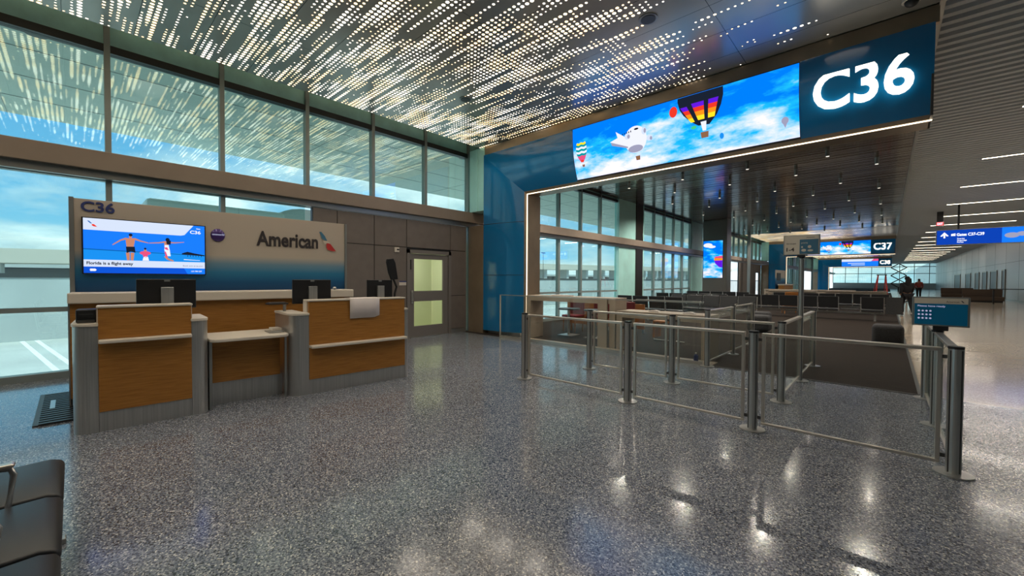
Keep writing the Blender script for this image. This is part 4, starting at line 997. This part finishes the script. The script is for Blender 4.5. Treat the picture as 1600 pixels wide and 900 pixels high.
figure('person in black with long dark hair walking at the carpet edge', .63, 25.0, .35, 'cloth_black', 'cloth_black', H_=1.70, stride=.16)
figure('distant person in a red top and dark trousers on the concourse', 2.0, 50.0, 3.0, 'cloth_red', 'cloth_black')
figure('distant person in grey standing near the far windows', 1.15, 41.0, 1.2, 'cloth_grey', 'cloth_grey')
# ladder
e_ = empty('step_ladder', (-.35, 31.5, .004), .2); tag(e_, 'red step ladder standing open beyond the black benches', 'ladder')
for s in (-1, 1): MB().prism([(s*.30-.03, 0), (s*.30+.03, 0), (s*.16+.03, 1.85), (s*.16-.03, 1.85)], -.55, -.50, 'y').build('front_rail', M['red'], e_)
for s in (-1, 1): MB().tube([(s*.30, .55, 0), (s*.16, -.45, 1.80)], .022).build('rear_leg', M['red'], e_)
for i in range(5): MB().box(-.29+.026*i, .29-.026*i, -.56, -.46, .30+.33*i, .32+.33*i).build('step', M['alum'], e_)
MB().box(-.2, .2, -.62, -.35, 1.851, 1.90).build('top_cap', M['black'], e_)
# seating clusters far right in concourse, planters
for i, (x, y, l) in enumerate(((5.2, 46, 'distant brown lounge sofa by the concourse wall, nearer one'), (4.6, 54, 'distant brown lounge sofa by the concourse wall, farther one'))):
    e_ = empty('lounge_sofa', (x, y, 0)); tag(e_, l, 'sofa', 'brown lounge sofas of the concourse')
    MB().box(-1, 1, -.4, .4, .12, .42).build('seat', M['brownfab'], e_, bevel=.03)
    MB().box(-1, 1, .25, .45, .421, .95).build('backrest', M['brownfab'], e_, bevel=.03)
    MB().box(-.95, .95, -.35, .35, 0, .119).build('base', M['black'], e_)
e_ = empty('bar_table', (6.0, 42.5, 0)); tag(e_, 'dark high table standing by the grey concourse wall', 'table')
MB().box(-.9, .9, -.3, .3, 1.0, 1.05).build('tabletop', M['dgrey'], e_)
for s in (-.7, .7): MB().box(s-.04, s+.04, -.04, .04, 0, .999).build('leg', M['black'], e_)
e_ = empty('lattice_sculpture', (1.25, 88, 0)); tag(e_, 'dark diamond lattice structure by the far windows', 'sculpture')
f = MB()
for j in range(3):
    z = 1.2+j*1.25
    f.tube([(-.9, 0, z), (0, 0, z+.62), (.9, 0, z)], .08, 8).tube([(-.9, 0, z), (0, 0, z-.62), (.9, 0, z)], .08, 8)
f.build('lattice', M['darkframe'], e_); MB().cyl((0, 0, 0), (0, 0, .60), .1).build('foot', M['darkframe'], e_)
# gate C37 counter (seen small through the opening)
e_ = empty('branded_back_wall', (-6.9, 42.2, 0), TH); tag(e_, 'distant grey airline panel wall in front of the C37 gate frame', 'sign wall')
MB().box(-.05, .0, -1.6, 1.6, 0, 2.45).build('fade_panel', M['fade'], e_)
MB().box(.001, .03, -1.3, -.1, 1.55, 2.2).build('display', M['black'], e_)
MB().box(.2, .6, -1.6, 1.6, 0, 1.15).build('counter_body', M['oak'], e_)
MB().box(.15, .65, -1.65, 1.65, 1.151, 1.25).build('countertop', M['white'], e_)
# ------------------------------------------------------------------ outside
o = MB().box(-400, -9.4, -250, 500, -4.7, -4.5).build('apron_ground', M['concrete'], None); o['kind'] = 'structure'
e_ = MB()
for dx in (0, .9): e_.prism([(-64.3+dx*.0, -4.0+dx), (-64.3, -3.7+dx), (-30, .55+dx), (-30, .25+dx)], -4.499, -4.49)
o = e_.build('painted_line', emit if False else pbr('white_line_paint', (.85, .85, .82), .7), None); o['kind'] = 'structure'
o = MB().box(-15.4, -9.25, -30, 20.0, 5.42, 6.1).box(-15.4, -9.25, 20, YE, 5.42, 6.1).build('canopy_soffit', M['ext'], None); o['kind'] = 'structure'
f = MB()
for x in (-10.9, -12.4, -13.9): f.box(x-.007, x+.007, -30, YE, 5.412, 5.42)
for i in range(40): f.box(-15.4, -9.3, -28+i*3-.005, -28+i*3+.005, 5.412, 5.42)
o = f.build('canopy_joints', M['alum'], None); o['kind'] = 'structure'
can = None
for i in range(9):
    if can is None:
        can = MB().cyl((0, 0, -.01), (0, 0, 0), .14, n=20).build('soffit_downlight', M['dgrey'], None); q = can
    else: q = can.copy(); COL.objects.link(q)
    q.location = (-10.1, -.35+i*2.98, 5.412); tag(q, 'dark round fitting in the outside canopy seen through the windows, %s from the left' % ['first', 'second', 'third', 'fourth', 'fifth', 'sixth', 'seventh', 'eighth', 'ninth'][i], 'ceiling light', 'canopy fittings')
e_ = empty('concrete_barrier_wall', (-60, 60, -4.5)); tag(e_, 'long pale concrete wall across the apron outside the windows', 'wall')
MB().box(-.4, .4, -160, 240, 0, 6.0).build('wall_face', M['concwall'], e_)
MB().box(-.5, .5, -160, 240, 6.001, 6.4).build('coping', M['dgrey'], e_)
e_ = empty('parking_structure', (-140, 60, -4.5)); tag(e_, 'low tan parking structure far behind the elevated roadway', 'building')
MB().box(-10, 0, -300, 330, 0, 6.6).build('walls', M['tan'], e_)
MB().box(-9.5, -.2, -300, 330, 6.61, 8.2).build('open_deck', M['dgrey'], e_)
MB().box(-10, 0, -300, 330, 8.21, 9.2).build('roof', M['concwall'], e_)
e_ = empty('highway_bridge', (-112, 0, -4.5)); tag(e_, 'long pale elevated roadway on piers beyond the concrete wall', 'bridge')
f = MB(); f.add([(-5, -250, 5.0), (5, -250, 5.0), (5, 420, 14.5), (-5, 420, 14.5), (-5, -250, 7.4), (5, -250, 7.4), (5, 420, 16.9), (-5, 420, 16.9)], [(0,3,2,1),(4,5,6,7),(0,1,5,4),(1,2,6,5),(2,3,7,6),(3,0,4,7)])
f.build('deck', pbr('bridge_concrete', (.50, .47, .40), .8), e_)
for i in range(40):
    y = -240+i*16.5; z1 = 5.0+(y+250)/670*9.5
    MB().box(-3, 3, y-.9, y+.9, 0, z1-.01).build('pier', M['concwall'], e_)
for i, (x, y, h) in enumerate(((-95, 55, 15), (-95, 120, 16), (-90, 175, 16), (-80, 6, 14), (-45, 32, 14.0))):
    e_ = empty('light_mast', (x, y, -4.5)); tag(e_, ['tall thin floodlight mast beyond the bridge, %s' % q for q in ('near left', 'in the middle', 'far right', 'leftmost', 'nearest with short top')][i], 'light mast', 'apron masts')
    MB().cyl((0, 0, 0), (0, 0, h), .13, .07, 10).build('pole', M['dgrey'], e_)
    MB().box(-.2, .2, -1.0, 1.0, h, h+.3).build('lamp_head', M['dgrey'], e_)
e_ = empty('jet_bridge', (-16, 3.5, -4.5)); tag(e_, 'pale passenger boarding bridge with rounded hood outside the window', 'jet bridge')
MB().box(-16, 2.0, -2.2, 1.1, 5.2, 8.08).build('tunnel', pbr('jet_bridge_paint', (.78, .84, .80), .5), e_, bevel=.1)
MB().prism([(1.1, 5.2)]+[(1.1+.0+1.0*(1-math.cos(math.radians(a)))*.9, 8.0+.40*math.sin(math.radians(a))) for a in range(0, 181, 20)]+[(2.9, 5.2)], -2, 1.2, 'x').build('hood', pbr('hood_paint', (.62, .68, .66), .6), e_)
MB().cyl((-8, 0, 0), (-8, 0, 5.2), .5).box(-9, -7, -1.2, 1.2, 0, .5).build('support', M['alum'], e_)
